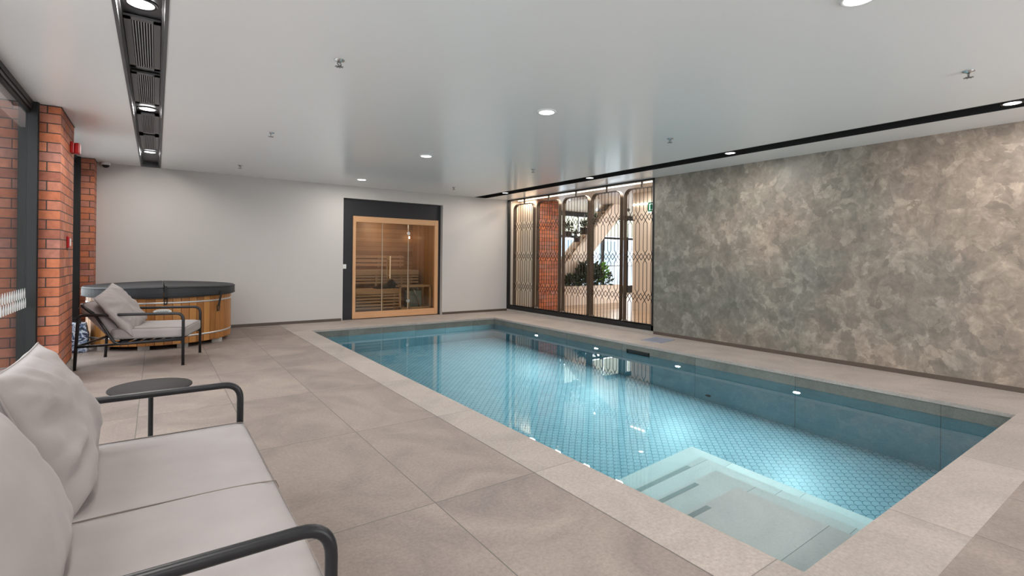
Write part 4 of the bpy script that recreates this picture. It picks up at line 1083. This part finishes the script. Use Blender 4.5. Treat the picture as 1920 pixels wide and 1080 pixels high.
for sgn in (-1, 1):      # the cover folds along its middle, in two halves
    bm = bmesh.new(); n = 40; RC = 0.855
    tot = []
    for (rr, z) in ((RC - 0.01, 0.648), (RC, 0.655), (RC + 0.003, 0.70), (RC, 0.755), (RC - 0.012, 0.768)):
        tot.append([bm.verts.new((rr * math.cos(a) if abs(rr * math.cos(a)) > 0.007 else sgn * 0.007, rr * math.sin(a), z + (0.018 * (1 - abs(math.cos(a))) if z > 0.7 else 0) - (0.012 * abs(math.sin(a)) ** 6 if z < 0.66 else 0))) for a in [(-math.pi / 2 + math.pi * k / n) if sgn > 0 else (math.pi / 2 + math.pi * k / n) for k in range(n + 1)]])
    for A, B in zip(tot, tot[1:]):
        for k in range(n): bm.faces.new((A[k], A[k + 1], B[k + 1], B[k]))
        bm.faces.new((A[n], A[0], B[0], B[n]))
    bm.faces.new(tot[0][::-1]); bm.faces.new(tot[-1])
    mb = MB(); mb.bm.free(); mb.bm = bm; cv = mb.build('cover_half', M['cover'], ht)
    mb = MB(); pts = [((RC + 0.004) * math.cos(a), (RC + 0.004) * math.sin(a), 0.66) for a in [(-math.pi / 2 + math.pi * k / n) if sgn > 0 else (math.pi / 2 + math.pi * k / n) for k in range(n + 1)]]
    mb.tube(pts, 0.004, 6); pts = [(p[0], p[1], 0.752 + 0.018 * (1 - abs(p[0]) / RC)) for p in pts]; mb.tube(pts, 0.004, 6); mb.build('seam', M['matt_black'], cv)
def strap(ang, zt, zb, wid=0.035):
    c, s = math.cos(ang), math.sin(ang); r1 = 0.866
    st = MB(); tx, ty = -s * wid / 2, c * wid / 2
    for (za, zb2, ra, rb_) in ((zt, 0.655, r1, r1), (0.655, zb, r1, RB + 0.022)):
        st.poly([(ra * c - tx, ra * s - ty, za), (ra * c + tx, ra * s + ty, za), (rb_ * c + tx, rb_ * s + ty, zb2), (rb_ * c - tx, rb_ * s - ty, zb2)], (0.004 * c, 0.004 * s, 0))
    o = st.build('strap', M['matt_black'], ht)
    MB().tube(round_path([(r_ * c + k * tx * 1.2, r_ * s + k * ty * 1.2, z) for (r_, k, z) in ((RB + 0.02, -1, zb), (RB + 0.02, 1, zb), (RB + 0.016, 0.6, zb - 0.07), (RB + 0.016, -0.6, zb - 0.07))], 0.01, 4, True), 0.006, 8, True).build('buckle', M['matt_black'], o)
strap(-math.pi / 2 + 0.02, 0.79, 0.63, 0.03)
strap(math.radians(-43), 0.70, 0.50)
# oval maker's plate on the front
a = math.radians(-91)
pg = MB(); seg = 32
ring = []
for k in range(seg):
    t_ = 2 * math.pi * k / seg; w_, z_ = 0.095 * math.copysign(abs(math.cos(t_)) ** 0.75, math.cos(t_)), 0.034 * math.sin(t_)
    aa = a + w_ / RB; ring.append(((RB + 0.001) * math.cos(aa), (RB + 0.001) * math.sin(aa), 0.47 + z_))
pg.poly(ring, (0, -0.005, 0)); pt = pg.build('name_plate', M['white'], ht)
mb = MB()
for k in range(14):
    w_ = -0.06 + k * 0.009; aa = a + w_ / RB
    mb.box(((RB + 0.007) * math.cos(aa) - 0.0025, (RB + 0.007) * math.sin(aa) - 0.001, 0.462), ((RB + 0.007) * math.cos(aa) + 0.0025, (RB + 0.007) * math.sin(aa) + 0.001, 0.474 + 0.004 * (k % 3)))
mb.build('plate_mark', simple('plate_ink', (0.12, 0.2, 0.2), 0.5), pt)

# patterned bag between pier and tub
bm = bmesh.new(); bmesh.ops.create_cube(bm, size=1); bmesh.ops.subdivide_edges(bm, edges=bm.edges[:], cuts=7, use_grid_fill=True)
for v in bm.verts:
    p = v.co.copy(); f = 1 - 0.25 * max(0, p.z) ; p.x *= 0.26 * f; p.y *= 0.20 * f; p.z = (p.z + 0.5) * 0.34
    d = noise.noise_vector(p * 11) * 0.022; d.z = d.z if p.z > 0.02 else abs(d.z) * 0.2
    v.co = p + d
    v.co.z = max(v.co.z, 0.002)
mb = MB(); mb.bm.free(); mb.bm = bm
bg_ = empty('carry_bag', (-0.80, 7.95, 0), 'crumpled blue and white patterned bag on the floor between brick pier and hot tub', 'bag')
mb.build('bag_body', M['bag'], bg_, False)
MB().tube(round_path([(-0.06, 0, 0.33), (-0.06, 0, 0.40), (0.06, 0, 0.40), (0.06, 0, 0.33)], 0.04), 0.006, 8).build('handle', M['matt_black'], bg_)
